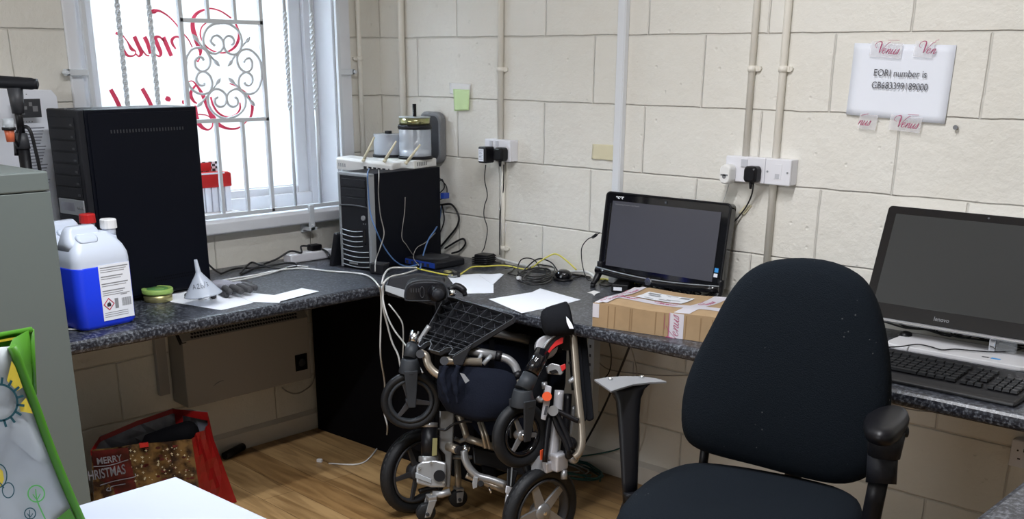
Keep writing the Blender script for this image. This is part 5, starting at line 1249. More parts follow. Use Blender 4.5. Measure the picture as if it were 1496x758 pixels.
def ring_px(b, cx_, cy_, r, w, n=26, a0=0, a1=360, ry=None):
    ry = ry or r; ribbon(b, [(cx_+r*cos(radians(a0+(a1-a0)*k/n)), cy_+ry*sin(radians(a0+(a1-a0)*k/n)), w) for k in range(n+1)], GPn, th=.0005, n=2)
bt = B()
ring_px(bt, -1, 588, 26.5, 3.2)
for k in range(16):
    a = 2*pi*k/16+.12; ribbon(bt, [(-1+26*cos(a), 588+26*sin(a), 3.6), (-1+37*cos(a), 588+37*sin(a), 3.6)], GPn, th=.0005, n=2)
obj('sun_drawing', bt, 'teal_ink', t)
Y_ = lambda x, y: bp(x, y, .0068)
obj('yellow_wedge', B().add([Y_(10, 556), Y_(17, 527), Y_(22, 535), Y_(28, 551), Y_(33, 566), Y_(25, 571)], [(0, 1, 2, 3, 4, 5)]), 'bag_yellow', t)
obj('yellow_wedge', B().add([Y_(28, 592), Y_(38, 581), Y_(48, 604), Y_(30, 601)], [(0, 1, 2, 3)]), 'bag_yellow', t)
bt = B(); ring_px(bt, 12, 716, 8.5, 1.6, ry=11); ring_px(bt, -2, 695, 12, 1.8, ry=17)
ribbon(bt, [(6, 713, 1.6), (-1, 705, 1.6), (-6, 712, 1.6)], GPn); obj('bee_drawing', bt, 'teal_ink', t)
obj('yellow_wedge', B().add([Y_(-4, 680), Y_(4, 688), Y_(6, 700), Y_(2, 710), Y_(-6, 712)], [(0, 1, 2, 3, 4)]), 'bag_yellow', t)
bt = B(); ring_px(bt, 53, 721, 12, 2); ribbon(bt, [(52, 714, 1.5), (54, 730, 2), (60, 745, 2), (68, 762, 2)], GPn); ribbon(bt, [(48, 722, 1.4), (54, 729, 1.4), (59, 721, 1.4)], GPn); obj('tree_drawing', bt, 'leaf_green', t)
bt = B(); ring_px(bt, 44, 750, 8, 1.6); ribbon(bt, [(43, 745, 1.2), (44, 765, 1.6)], GPn); ribbon(bt, [(40, 750, 1.2), (44, 755, 1.2), (48, 750, 1.2)], GPn); obj('tree_drawing', bt, 'teal_ink', t)
obj('green_corner', B().add([Y_(80, 760), Y_(102, 742), Y_(112, 762), Y_(112, 770), Y_(78, 770)], [(0, 1, 2, 3, 4)]), 'bag_green', t)

# ================================================================== CHRISTMAS BAG ON THE FLOOR
A1 = oz(133, 657, .285); E1 = oz(280, 641, .292); G1 = oz(304, 620, .300); C1 = oz(303, 601, .335); B1 = oz(252, 596, .345); H1_ = oz(146, 637, .30)
E0 = oz(296, 745, .003); G0 = oz(346, 733, .003); A0_ = V((A1.x-.02, A1.y-.01, .003)); H0 = V((max(.06, G0.x-.36), G0.y-.14, .003)); 
t = thing('shopping_bag', ((E0.x+H0.x)/2, (E0.y+H0.y)/2, 0), 'open glossy red Christmas shopping bag on the floor under the window worktop', 'bag')
def wall_strip(P0, P1, Q0, Q1, n=8, m_=6, amp=.008, sd=0):
    """crumpled panel, P0-P1 lower edge, Q0-Q1 upper edge"""
    vs = []
    nn = (P1-P0).cross(V((0, 0, 1))).normalized()
    for j in range(m_+1):
        for i in range(n+1):
            u, v = i/n, j/m_; p = (P0*(1-u)+P1*u)*(1-v)+(Q0*(1-u)+Q1*u)*v
            w = sin(pi*u)*(.4+.6*v)
            vs.append(p+nn*amp*w*(sin(u*11+v*6+sd)+.6*sin(v*15+sd*2+u*4)))
    return B().add(vs, [(j*(n+1)+i, j*(n+1)+i+1, (j+1)*(n+1)+i+1, (j+1)*(n+1)+i) for j in range(m_) for i in range(n)], False)
obj('picture_panel', wall_strip(A0_, E0, A1, E1, 10, 8, .006), 'bag_picture', t, solid=.0008)
obj('red_gusset', wall_strip(E0, G0, E1, G1, 6, 8, .012, 1), 'bag_red', t, solid=.0008)
obj('red_back_corner', wall_strip(G0, V((G0.x-.10, G0.y-.02, .003)), G1, C1, 3, 6, .006, 2), 'bag_red', t, solid=.0008)
obj('back_panel', wall_strip(V((G0.x-.10, G0.y-.02, .003)), H0, C1, B1, 4, 6, .010, 3), 'bag_inner', t, solid=.0008)
obj('back_panel', wall_strip(V((G0.x-.10, G0.y-.02, .003)), H0, B1, H1_, 6, 6, .012, 3), 'bag_inner', t, solid=.0008)
obj('left_panel', wall_strip(H0, A0_, H1_, A1, 4, 5, .006, 4), 'bag_inner', t, solid=.0008)
obj('bag_floor', B().add([A0_, E0, G0, V((G0.x-.10, G0.y-.02, .003)), H0], [(0, 1, 2, 3, 4)]), 'bag_red', t, solid=.0008)
rimp = [C1, B1, (B1+H1_)/2+V((0, 0, .006)), H1_, A1]
vs = []; ofs = V((.006, -.004, 0))
for k, p in enumerate(rimp): vs += [p+ofs*1.2, p+ofs*1.6-V((0, 0, .016 if k else .03))]
obj('red_rim', B().add(vs, [(2*k, 2*k+2, 2*k+3, 2*k+1) for k in range(len(rimp)-1)]), 'bag_red', t, solid=.002)
sb = B1*.85+C1*.15; obj('red_rim', B().add([sb+ofs*1.8+V((-.012, -.006, .0)), sb+ofs*1.8+V((.014, .008, 0)), sb+ofs*3+V((.016, .008, -.085)), sb+ofs*3+V((-.008, -.006, -.085))], [(0, 1, 2, 3)]), 'bag_red', t, solid=.002)
mx_ = (A1*.48+E1*.52); d_ = (E1-A1).normalized(); nn = d_.cross(V((0, 0, 1))).normalized()
obj('handle_stub', B().box(V((-.014, -.004, -.008)), V((.014, .004, .006)), Matrix.Translation(mx_+nn*.006) @ d_.to_track_quat('X', 'Z').to_matrix().to_4x4()), 'red_plastic', t)
# lettering and pale sparkle marks on the panel
up_ = ((E1-E0).normalized()*.5+(A1-A0_).normalized()*.5).normalized(); up_ = (up_-d_*up_.dot(d_)).normalized()
nrm = d_.cross(up_).normalized()
if nrm.dot(CAM-mx_) < 0: nrm = -nrm
Pp = lambda x, y, h=0: A1+d_*x+up_*y+nrm*(.012+h)
LW = (E1-A1).length
mr = B().add([Pp(0, -.002, -.004), Pp(LW*.36, -.002, -.004), Pp(LW*.40, -.26, -.004), Pp(.0, -.26, -.004)], [(0, 1, 2, 3)])
obj('maroon_print', mr, 'bag_maroon', t, solid=.001)
bt = B(); text_into(bt, 'MERRY', lambda x, y, h=0: Pp(.012+x, -.050+y+.05*x, .0008), .034, 'LEFT', sx=.75, bold=.0006)
text_into(bt, 'CHRISTMAS', lambda x, y, h=0: Pp(-.040+x, -.108+y+.10*x, .0008), .050, 'LEFT', sx=.52, bold=.0008)
ribbon(bt, [(.0, -.056, .003), (.05, -.058, .003), (.11, -.045, .003)], Pp); ribbon(bt, [(.01, -.128, .003), (.06, -.118, .003), (.12, -.112, .003), (.125, -.10, .003)], Pp)
ribbon(bt, [(.035, -.14, .003), (.028, -.150, .003), (.04, -.152, .003), (.045, -.138, .003), (.09, -.134, .003)], Pp)
obj('greeting_lettering', bt, 'bag_inner', t)
random.seed(11); bt = B()
for k in range(60):
    x = LW*(.36+.60*random.random()); y = -.010-.12*random.random(); s_ = .0022+.004*random.random(); pts = []
    for q_ in range(8): a = pi/4*q_; rr = s_ if q_ % 2 == 0 else s_*.35; pts.append(Pp(x+rr*cos(a), y+rr*sin(a), .0004))
    bt.add(pts, [tuple(range(8))])
obj('star_lights', bt, 'masking_tape', t)['kind'] = 'stuff'
bt = B()
for k in range(26):
    x = LW*(.40+.56*random.random()); y = -.010-.15*random.random(); s_ = .003+.005*random.random()
    bt.add([Pp(x+s_*cos(a)*1.2, y+s_*sin(a)*.8, .0002) for a in [2*pi*q_/9 for q_ in range(9)]], [tuple(range(9))])
obj('red_baubles', bt, 'bag_maroon', t)['kind'] = 'stuff'
# dark clothing in the bag
c = (A1+E1+C1+H1_)/4
b = B()
P_ = [oz(190, 655, .27), oz(215, 640, .29), oz(245, 630, .31), oz(268, 622, .325), oz(278, 620, .31)]
b.tube([p+V((-.02, .02, -.035)) for p in P_], [.025, .040, .042, .040, .02], 14, smooth=4); b.ball(c+V((-.06, .06, -.10)), .060, (1.1, .9, .8))
tag(obj('dark_clothing', b, 'matt_black'), 'black bundled cloth inside the red Christmas bag', 'clothing')
b = B().cyl(oz(328, 666, .017), oz(355, 652, .017), .015, seg=14)
tag(obj('black_tube', b, 'black_plastic'), 'short black tube lying on the floor right of the red Christmas bag', 'tube')
c = oz(467, 675, .0)
tag(obj('white_connector', B().cb((c.x, c.y, .007), (.020, .014, .012), Matrix.Rotation(.5, 3, 'Z')), 'cap_white', bevel=.001), 'tiny white connector lying on the wooden floor', 'connector')

# ================================================================== LEADS UNDER THE LONG WORKTOP
def coil(c, r, n, m, rr):
    pts = []
    random.seed(9)
    for k in range(n*12):
        a = 2*pi*k/12; q_ = r*(.85+.2*random.random()); pts.append(V((c.x+q_*cos(a)*1.0, c.y+q_*.55*sin(a), .006+.010*(k/12)/n*3+.006*random.random())))
    return B().tube(pts, rr, 7, smooth=3)
c = oz(868, 680, .0); c.y = min(c.y, -.11); c.y = -.12; c.x = 1.19
tag(obj('cable_coil', coil(c, .125, 4, 'cable_green', .0032), 'cable_green'), 'coil of dark green cable on the floor under the long worktop', 'cable')
tag(obj('cable_coil', coil(c+V((-.04, -.01, .03)), .105, 2, 'cable_grey', .003), 'cable_grey'), 'loose grey coil lying on top of the dark green one', 'cable')
cable('hanging_lead', [oy(921, 503, -.40), oy(906, 540, -.30), oy(880, 600, -.15), oy(850, 656, -.06)], .0040, 'cable_black', 'straight black lead slanting down under the worktop behind the bare chair arm')
cable('hanging_lead', [oy(921, 503, -.35), oy(928, 530, -.2), oy(931, 552, -.1), oy(934, 640, -.03), oz(930, 690, .006)], .0022, 'cable_grey', 'thin brownish lead hanging beside the slanting black one')
cable('hanging_lead', [oy(888, 490, -.3), oy(893, 520, -.05), oy(889, 545, -.03), oy(872, 562, -.03)], .0022, 'cable_black', 'thin lead hanging under the worktop left end of the parcel')
cable('hanging_lead', [oy(871, 490, -.3), oy(872, 520, -.05), oy(880, 534, -.02), oy(900, 542, -.02), oy(960, 548, -.02), oy(1005, 548, -.02)], .0020, 'cable_grey', 'thin lead sagging along the block wall under the parcel')
cable('hanging_lead', [oy(1300, 590, -.02), oy(1330, 598, -.02), oy(1370, 602, -.02), oy(1410, 601, -.02), oy(1440, 604, -.02)], .0020, 'cable_grey', 'thin lead clipped along the wall under the keyboard')
cable('green_lead', [oz(848, 700, .006)*.0+V((1.02, -.10, .01)), V((1.15, -.06, .05)), oy(905, 655, -.03), oy(925, 630, -.03)], .003, 'cable_green', 'dark green lead rising from the coil along the wall')
x0 = oy(866, 520, -.32).x; 
t = thing('slotted_rail', (x0, -.32, .40), 'grey slotted metal rail hanging from the worktop behind the wheelchair', 'rail')
zt_, zb_ = .696, oy(868, 612, -.32).z
obj('rail_body', B().box((x0-.012, -.335, zb_), (x0+.016, -.300, zt_)), 'grey_steel', t, bevel=.001)
bt = B()
for k in range(8): bt.box((x0-.003, -.3362, zb_+.03+k*.032), (x0+.004, -.3352, zb_+.040+k*.032))
obj('rail_slots', bt, 'ink', t)['kind'] = 'stuff'

# ================================================================== FOLDED ELECTRIC WHEELCHAIR
wc = thing('wheelchair', (1.28, -.72, 0), 'folded silver electric wheelchair standing in front of the worktop corner', 'wheelchair')
def pt(x, y, Y): return oy(x, y, Y)
def add_wheel(name, C_, ax, R, w, rin, nsp, mt, ms, wide, tread, rimc, lab=None):
    C_ = V(C_); ax = V(ax).normalized(); a = ax.orthogonal().normalized(); a = V((0, 0, 1)); a = (a-ax*a.dot(ax)).normalized(); b_ = ax.cross(a)
    prof = []
    for k in range(14):
        an = 2*pi*k/14; rr = (R+rin)/2+(R-rin)/2*cos(an); prof.append((rr, w/2*sin(an)*(1.0 if cos(an) > -.2 else .8)))
    bb = B().lathe(prof, C_, ax, 48, closed=True)
    if tread:
        for k in range(44):
            an = 2*pi*k/44
            for s_ in (-1, 1):
                d0 = a*cos(an+.03*s_)+b_*sin(an+.03*s_); d1 = a*cos(an+.09)+b_*sin(an+.09)
                p0 = C_+d0*(R-.001)+ax*w*.02*s_; p1 = C_+d1*(R-.010)+ax*w*.36*s_
                tt = (a*-sin(an)+b_*cos(an))*.0055
                bb.add([p0-tt+d0*.0015, p0+tt+d0*.0015, p1+tt+d1*.0025, p1-tt+d1*.0025, p0-tt-d0*.004, p0+tt-d0*.004, p1+tt-d1*.004, p1-tt-d1*.004], [(0, 1, 2, 3), (4, 7, 6, 5), (0, 4, 5, 1), (1, 5, 6, 2), (2, 6, 7, 3), (3, 7, 4, 0)])
    tyre = obj(name, bb, mt, wc)
    if lab: tyre['label'] = lab
    rim = obj('rim', B().lathe([(rin+.004, -w*.32), (rin+.006, -w*.36), (rin-.004, -w*.34), (rin-.008, -w*.1), (rin-.008, w*.1), (rin-.004, w*.34), (rin+.006, w*.36), (rin+.004, w*.32)], C_, ax, 44, closed=True), rimc, tyre)
    hub = obj('hub', B().lathe([(0, -w*.42), (.014 if R < .12 else .026, -w*.42), (.017 if R < .12 else .031, -w*.3), (.017 if R < .12 else .031, w*.3), (.014 if R < .12 else .024, w*.42), (0, w*.42)], C_, ax, 24), ms, tyre)
    for k in range(nsp):
        an = 2*pi*k/nsp+.35; d = a*cos(an)+b_*sin(an); tg = a*-sin(an)+b_*cos(an); r0_, r1_ = .010, rin-.004; w0, w1 = wide, wide*.62
        ps = [C_+d*r0_-tg*w0/2, C_+d*r0_+tg*w0/2, C_+d*r1_+tg*w1/2, C_+d*r1_-tg*w1/2]
        obj('spoke', B().prism([p+ax*w*.10 for p in ps], ax*w*.16), ms, tyre, bevel=.0015)
    obj('axle_bolt', B().cyl(C_-ax*w*.46, C_+ax*w*.50, .0055, seg=10), 'chrome', tyre)
    return C_, ax
LWc = oz(607, 688, .152); RWc = oz(789, 747, .152)
add_wheel('rear_wheel', RWc, (1, -.10, 0), .152, .052, .106, 5, 'rubber', 'silver_paint', .040, True, 'dark_grey', 'right rear wheel with silver spokes')
add_wheel('rear_wheel', LWc, (1, -.04, 0), .150, .050, .106, 5, 'rubber', 'dark_grey', .022, True, 'dark_grey')
LC = od(600, 585, 3.56); RC = od(760, 635, 3.32)
axL = (CAM-LC); axL.z = 0; axL.normalize(); axL = (axL+V((.10, .06, .0))).normalized()
axR = (V((.97, -.18, .10))).normalized()
add_wheel('castor_wheel', LC, axL, .0985, .034, .070, 3, 'rubber', 'dark_grey', .020, False, 'rubber_grey')
add_wheel('castor_wheel', RC, axR, .1035, .038, .062, 3, 'rubber', 'silver_paint', .020, False, 'gloss_black')

def tube(name, pts, r, m='champagne_tube', sm=6, seg=12, parent=wc): return obj(name, B().tube(pts, r, seg, smooth=sm), m, parent)
def dpt(L, d): return [od(x, y, d if len(q) == 0 else q[0]) for x, y, *q in L]
# castor forks
dl = 3.50
f1 = B()
sideL = axL*.030; upL = (od(597, 520, dl+.02)-od(600, 585, dl)).normalized()
crown = LC+V((0, 0, .125))
for s_ in (-1, 1):
    p0 = LC+sideL*s_*1.05; p1 = crown+sideL*s_*.95+V((0, 0, -.015))
    sd_ = V((0, 0, 1)).cross(axL).normalized()*.022
    f1.prism([p0-sd_*.55+V((0, 0, -.014)), p0+sd_*.55+V((0, 0, -.014)), p1+sd_*1.05, p1-sd_*1.05], axL*.007*s_)
f1.cyl(crown+V((0, 0, -.028)), crown+V((0, 0, .018)), .038, .026, 18)
obj('castor_fork', f1, 'rubber_grey', wc, bevel=.003)
cp_ = crown+V((0, 0, .018)); ct = od(607, 487, (cp_-CAM).dot(fw)+.02)
obj('steering_sleeve', B().cyl(cp_, cp_*.45+ct*.55, .022, .021, 18), 'rubber_grey', wc)
obj('chrome_sleeve', B().cyl(cp_*.40+ct*.60, ct+V((0, 0, .006)), .0165, seg=18), 'chrome', wc)
f2 = B(); crR = RC+V((.012, -.004, .128))
sdR = V((0, 0, 1)).cross(axR).normalized()*.022
for s_ in (-1, 1):
    p0 = RC+axR*.031*s_; p1 = crR+axR*.032*s_+V((0, 0, -.010))
    f2.prism([p0-sdR*.55+V((0, 0, -.016)), p0+sdR*.55+V((0, 0, -.016)), p1+sdR*1.05, p1-sdR*1.05], axR*.008*s_)
f2.cyl(crR+V((0, 0, -.03)), crR+V((0, 0, .022)), .040, .028, 18)
obj('castor_fork', f2, 'rubber_grey', wc, bevel=.003)
dr = (crR-CAM).dot(fw)
s0 = crR+V((0, 0, .018)); s1_ = od(786, 527, dr+.02); s2_ = od(793, 513, dr+.03)
obj('steering_sleeve', B().cyl(s0, s0*.5+s1_*.5, .027, .025, 18), 'rubber_grey', wc)
obj('steering_sleeve', B().cyl(s0*.45+s1_*.55, s2_, .0235, seg=20), 'gloss_black', wc)
# curved leg arm with red inlay
arm = [(791, 515), (798, 503), (806, 495), (818, 487), (826, 488), (824, 500), (815, 506), (806, 512), (800, 521)]
Pz = [od(x, y, dr+.045) for x, y in arm]
tocam = (CAM-Pz[3]).normalized()
obj('curved_arm', B().prism([p-tocam*.014 for p in Pz], tocam*.026), 'black_plastic', wc, bevel=.003)
redp = [(799, 515), (805, 506), (812, 498), (820, 493), (823, 493), (822, 501), (813, 505), (806, 511), (801, 518)]
obj('red_inlay', B().prism([od(x, y, dr+.045)+tocam*.0125 for x, y in redp], tocam*.003), 'red_plastic', wc)
tube('silver_inlay', [od(x, y, dr+.045)+tocam*.013 for x, y in ((794, 509), (800, 500), (808, 492), (816, 486))], .0045, 'silver_paint')
obj('pivot_housing', B().cyl(od(797, 508, dr+.14), od(799, 506, dr+.055), .036, .034, 24), 'silver_bright', wc, bevel=.004)
obj('latch_block', B().prism([od(x, y, dr+.05) for x, y in ((797, 536), (806, 530), (818, 533), (824, 543), (820, 548), (800, 546))], (od(800, 540, dr+.09)-od(800, 540, dr+.05))), 'silver_paint', wc, bevel=.003)
obj('latch_button', B().prism([od(x, y, dr+.045) for x, y in ((818, 534), (826, 531), (827, 538), (821, 543))], (od(800, 540, dr+.07)-od(800, 540, dr+.045))), 'red_plastic', wc, bevel=.002)
obj('latch_tab', B().prism([od(x, y, dr+.035) for x, y in ((802, 542), (812, 539), (816, 544), (806, 547))], (od(800, 540, dr+.05)-od(800, 540, dr+.035))), 'gloss_black', wc, bevel=.002)
obj('arm_hinge', B().cyl(od(829, 497, dr+.13), od(828, 501, dr+.075), .028, .024, 20), 'black_plastic', wc)
# right upright with white link and orange button
tube('side_tube', dpt([(817, 570), (814, 605), (811, 640), (807, 672)], dr+.10), .0150, 'silver_bright', 4, 14)
tube('side_tube', dpt([(830, 575), (828, 610), (826, 640), (824, 662)], dr+.13), .0130, 'black_plastic', 4)
tube('side_tube', dpt([(838, 593), (835, 615), (831, 640)], dr+.16), .0085, 'silver_paint', 4)
obj('frame_joint', B().box(od(818, 688, dr+.10)+V((-.030, -.02, 0)), od(818, 660, dr+.10)+V((.020, .02, 0))), 'silver_bright', wc, bevel=.006)
obj('frame_joint', B().box(od(805, 690, dr+.10)+V((-.022, -.02, 0)), od(805, 672, dr+.10)+V((.010, .02, 0))), 'silver_bright', wc, bevel=.005)
tube('frame_post', dpt([(824, 686), (824, 700)], dr+.11), .010, 'silver_paint', 0)
lk = [(797, 562), (806, 565), (803, 590), (797, 614), (790, 612), (793, 590)]
obj('white_link', B().prism([od(x, y, dr+.03) for x, y in lk], -tocam*.010), 'silver_bright', wc, bevel=.002)
obj('orange_button', B().cyl(od(799, 579, dr+.02), od(799, 579, dr+.005), .0145, seg=20), 'orange_plastic', wc)
obj('link_slot', B().prism([od(x, y, dr+.019) for x, y in ((797, 593), (801, 593), (798, 606), (794, 606))], -tocam*-.002), 'ink', wc)
tube('curved_link', dpt([(785, 580), (790, 585), (796, 580), (798, 570)], dr+.05), .008, 'silver_paint', 5)
tube('curved_link', dpt([(795, 558), (796, 568)], dr+.05), .009, 'silver_paint', 0)
for L in ([(808, 598), (822, 604), (838, 612), (845, 615)], [(808, 606), (815, 625), (826, 645), (832, 662)], [(803, 605), (799, 640), (796, 675)], [(812, 600), (822, 622), (832, 645), (835, 655)]):
    a_ = dpt(L, dr+.055); obj('fold_lever', B().tube(a_, .0085, 8, smooth=3), 'black_plastic', wc)
obj('lever_joint', B().cyl(od(808, 600, dr+.08), od(808, 600, dr+.03), .016, seg=16), 'silver_paint', wc)
obj('lever_joint', B().ball(od(833, 648, dr+.09), .022), 'black_plastic', wc)
obj('lever_joint', B().ball(od(832, 662, dr+.10), .020), 'black_plastic', wc)
obj('orange_tag', B().box(od(791, 672, dr+.06)+V((-.004, -.002, 0)), od(792, 656, dr+.06)+V((.006, .002, 0))), 'orange_plastic', wc)
obj('battery_bracket', B().prism([od(x, y, dr+.09) for x, y in ((777, 665), (800, 668), (798, 688), (776, 690))], V((.0, .02, 0))), 'mid_grey', wc)
# arm tube on the right, holes and small lever
dq = dr+.105
tube('armrest_tube', dpt([(837, 487), (840, 520), (843, 560), (847, 600), (850, 630), (850, 648), (846, 661), (839, 668)], dq-.03), .0115, 'champagne_tube', 5, 14)
obj('tube_end', B().ball(od(838, 669, dq), .018), 'silver_paint', wc)
obj('tube_bracket', B().cyl(od(836, 494, dq-.01), od(830, 491, dq-.02), .009, .006, 10).cyl(od(838, 486, dq), od(837, 500, dq), .0145, seg=14), 'grey_steel', wc)
for (x, y) in ((836, 530), (841, 545), (845, 573), (847, 612)): obj('tube_stud', B().cyl(od(x, y, dq+.005), od(x-4, y, dq-.012), .0045, seg=8), 'black_plastic', wc)
obj('small_lever', B().tube([od(842, 551, dq-.02), od(836, 555, dq-.03), od(831, 558, dq-.035)], [.010, .009, .006], 10), 'grey_steel', wc)
tube('armrest_tube', dpt([(833, 500), (836, 540), (838, 570)], dq+.03), .007, 'black_plastic', 4)
# black armrest board at the far right
bd_ = [(846, 478), (856, 480), (868, 612), (861, 616), (856, 613)]
obj('arm_board', B().prism([od(x, y, dq-.0) for x, y in bd_], (od(840, 550, dq+.04)-od(840, 550, dq-.0))), 'black_cloth', wc, bevel=.005)
obj('back_post', B().prism([od(x, y, dq-.01) for x, y in ((826, 470), (846, 476), (858, 600), (856, 616), (846, 610), (838, 500))], (od(840, 550, dq+.03)-od(840, 550, dq-.01))), 'black_cloth', wc, bevel=.004)
# black padded end above
p0 = od(797, 472, 3.30); p1 = od(829, 466, 3.30)
axp = (p1-p0).normalized()
R = []; 
for s_, rr in ((-.012, .022), (-.006, .036), (.010, .045), (.030, .048), (.052, .050), (.070, .052), (.076, .050)):
    c_ = p0+axp*s_; a_ = axp.orthogonal().normalized(); b_ = axp.cross(a_); R.append([c_+(a_*cos(2*pi*k/22)+b_*sin(2*pi*k/22))*rr*(1+.04*sin(5*k)) for k in range(22)])
obj('pad_cover', B().rings(R), 'black_cloth', wc)
obj('pad_end', B().cyl(p0+axp*.074, p0+axp*.080, .046, .043, 22), 'matt_black', wc)
cr_ = [(827, 462), (831, 466), (836, 474), (838, 480), (832, 480), (828, 471)]
obj('white_edge', B().prism([od(x, y, 3.24) for x, y in cr_], tocam*.003), 'paper', wc)
# back bar and back cloth
db = 3.62
tube('back_bar', dpt([(702, 484), (728, 487), (775, 497)], db), .0150, 'silver_paint', 0, 14)
tube('back_sleeve', dpt([(774, 497), (800, 503), (822, 508)], db-.02), .0175, 'black_cloth', 0, 14)
bc = [od(x, y, db+.03) for x, y in ((655, 492), (728, 492), (776, 502), (828, 512), (826, 560), (812, 640), (700, 635), (672, 600))]
obj('back_cloth', B().prism(bc, (od(740, 550, db+.05)-od(740, 550, db+.03))), 'navy_cloth', wc)
obj('cloth_strap', B().prism([od(x, y, db+.01) for x, y in ((715, 492), (722, 493), (722, 560), (714, 560))], (od(740, 550, db+.015)-od(740, 550, db+.01))), 'matt_black', wc)
obj('cloth_flap', B().prism([od(x, y, db-.035) for x, y in ((773, 500), (800, 508), (800, 560), (786, 590), (772, 560))], (od(740, 550, db-.03)-od(740, 550, db-.035))), 'black_cloth', wc)
# front frame tubes
d1 = 3.42
tube('front_tube', dpt([(686, 512), (700, 515), (726, 520)], d1), .0150, 'silver_paint', 0, 14)
obj('tube_joint', B().cyl(od(724, 519, d1), od(733, 521, d1), .0165, seg=14), 'black_plastic', wc)
tube('curved_tube', dpt([(731, 521), (742, 525), (751, 533), (756, 544)], d1), .0135, 'silver_paint', 6, 14)
obj('tube_joint', B().cyl(od(754, 543, d1), od(759, 553, d1), .0150, seg=14), 'black_plastic', wc)
tube('curved_tube', dpt([(757, 552), (762, 566), (764, 580), (764, 600)], d1), .0115, 'champagne_tube', 4, 12)
tube('hinge_tube', dpt([(648, 527), (660, 527), (704, 529)], d1-.02), .0130, 'champagne_tube', 0, 14)
tube('lever_bolt', dpt([(698, 528), (704, 516)], d1-.02), .006, 'grey_steel', 0); tube('lever_bolt', dpt([(706, 532), (718, 519)], d1-.03), .007, 'grey_steel', 0)
tube('hinge_tube', dpt([(614, 515), (622, 520), (625, 531), (632, 541), (642, 548), (655, 553)], 3.46), .0130, 'champagne_tube', 6, 14)
obj('hinge_cap', B().cyl(od(614, 517, 3.46), od(614, 517, 3.40), .0135, seg=16), 'dark_grey', wc)
obj('hinge_cap', B().cyl(od(649, 527, d1-.02), od(649, 527, d1-.07), .0135, seg=16), 'dark_grey', wc)
# ribbed footplate, underside showing
FY0, FY1 = -.85, -.665
F00 = oy(611, 507, FY0); F10 = oy(662, 521, FY0); F11 = oy(756, 464, FY1); F01 = oy(652, 433, FY1); 
def FP(u, v, h=0):
    p = (F00*(1-u)+F10*u)*(1-v)+(F01*(1-u)+F11*u)*v
    return p+FN*h
FN = (F10-F00).cross(F01-F00).normalized()
if FN.dot(CAM-F00) < 0: FN = -FN
outl = [(0, .02), (.08, 0), (.14, .10), (.22, .14), (.30, .10), (.34, .0), (.62, .0), (.68, .10), (.76, .14), (.84, .10), (.90, 0), (1, .02), (1.0, .5), (1.0, .93), (.975, .985), (.93, 1.0), (.5, 1.0), (.10, 1.0), (.03, .98), (0, .92), (0, .5)]
fpl = obj('footplate', B().prism([FP(u, v, -.014) for u, v in outl], FN*.004), 'matt_black', wc)
rb = B()
def rib(u0, v0, u1, v1, w=.0009, h=.013):
    p0, p1 = FP(u0, v0, -.010), FP(u1, v1, -.010); d = (p1-p0).normalized(); s_ = d.cross(FN).normalized()*w
    rb.prism([p0-s_, p1-s_, p1+s_, p0+s_], FN*h)
for i in range(len(outl)): a_, b_ = outl[i], outl[(i+1) % len(outl)]; rib(a_[0], a_[1], b_[0], b_[1], .0016, .016)
obj('rim_rib', rb, 'dark_grey', fpl); rb = B()
for k in range(1, 5): rib(k/5, .14 if k in (1, 4) else 0.0, k/5, 1)
for v in (.17, .24, .31, .48, .65, .82): rib(0, v, 1, v)
obj('cross_ribs', rb, 'rib_grey', fpl); rb = B()
for i in range(5):
    for (va, vb) in ((.31, .48), (.48, .65), (.65, .82), (.82, 1.0)):
        rib(i/5+.03, va+.01, i/5+.17, vb-.01, .0005, .004); rib(i/5+.17, va+.01, i/5+.03, vb-.01, .0005, .004)
    if i in (1, 2, 3): rib(i/5+.03, .02, i/5+.17, .15, .0008, .006)
obj('star_ribs', rb, 'rib_grey', fpl)
obj('footplate_hinge', B().prism([od(x, y, 3.36) for x, y in ((660, 521), (690, 503), (676, 534), (664, 534))], -tocam*.02), 'black_plastic', wc, bevel=.003)
# cloth pouch with drawstring
pc_ = [od(645, 533, 3.40), od(672, 528, 3.43), od(728, 538, 3.45), od(755, 560, 3.45)]
R = []
rows_ = [[(645, 534), (690, 536), (735, 540), (757, 552)], [(642, 556), (690, 556), (735, 558), (756, 568)], [(644, 580), (690, 582), (730, 585), (750, 592)], [(655, 600), (690, 606), (720, 609), (740, 608)], [(675, 609), (690, 614), (705, 615), (722, 614)]]
for j, rw in enumerate(rows_):
    f_ = [od(x, y, 3.36+.05*abs(i-1.5)/1.5+(.02 if j in (0, 4) else 0)) for i, (x, y) in enumerate(rw)]
    bk_ = [p+fw*.12 for p in f_[::-1]]
    R.append([p for p in catmull(f_+bk_, 4, True)])
obj('pouch', B().rings(R), 'navy_cloth', wc)
for xo in (0, 1):
    obj('pouch_fold', B().tube(dpt([(652+xo*18, 534), (646+xo*18, 552), (650+xo*16, 570), (656+xo*12, 590)], 3.345), [.008, .012, .010, .004], 10, smooth=5), 'navy_cloth', wc)
obj('pouch_strap', B().prism(dpt([(672, 545), (678, 546), (686, 556), (680, 560)], 3.335), -fw*.002), 'mid_grey', wc)
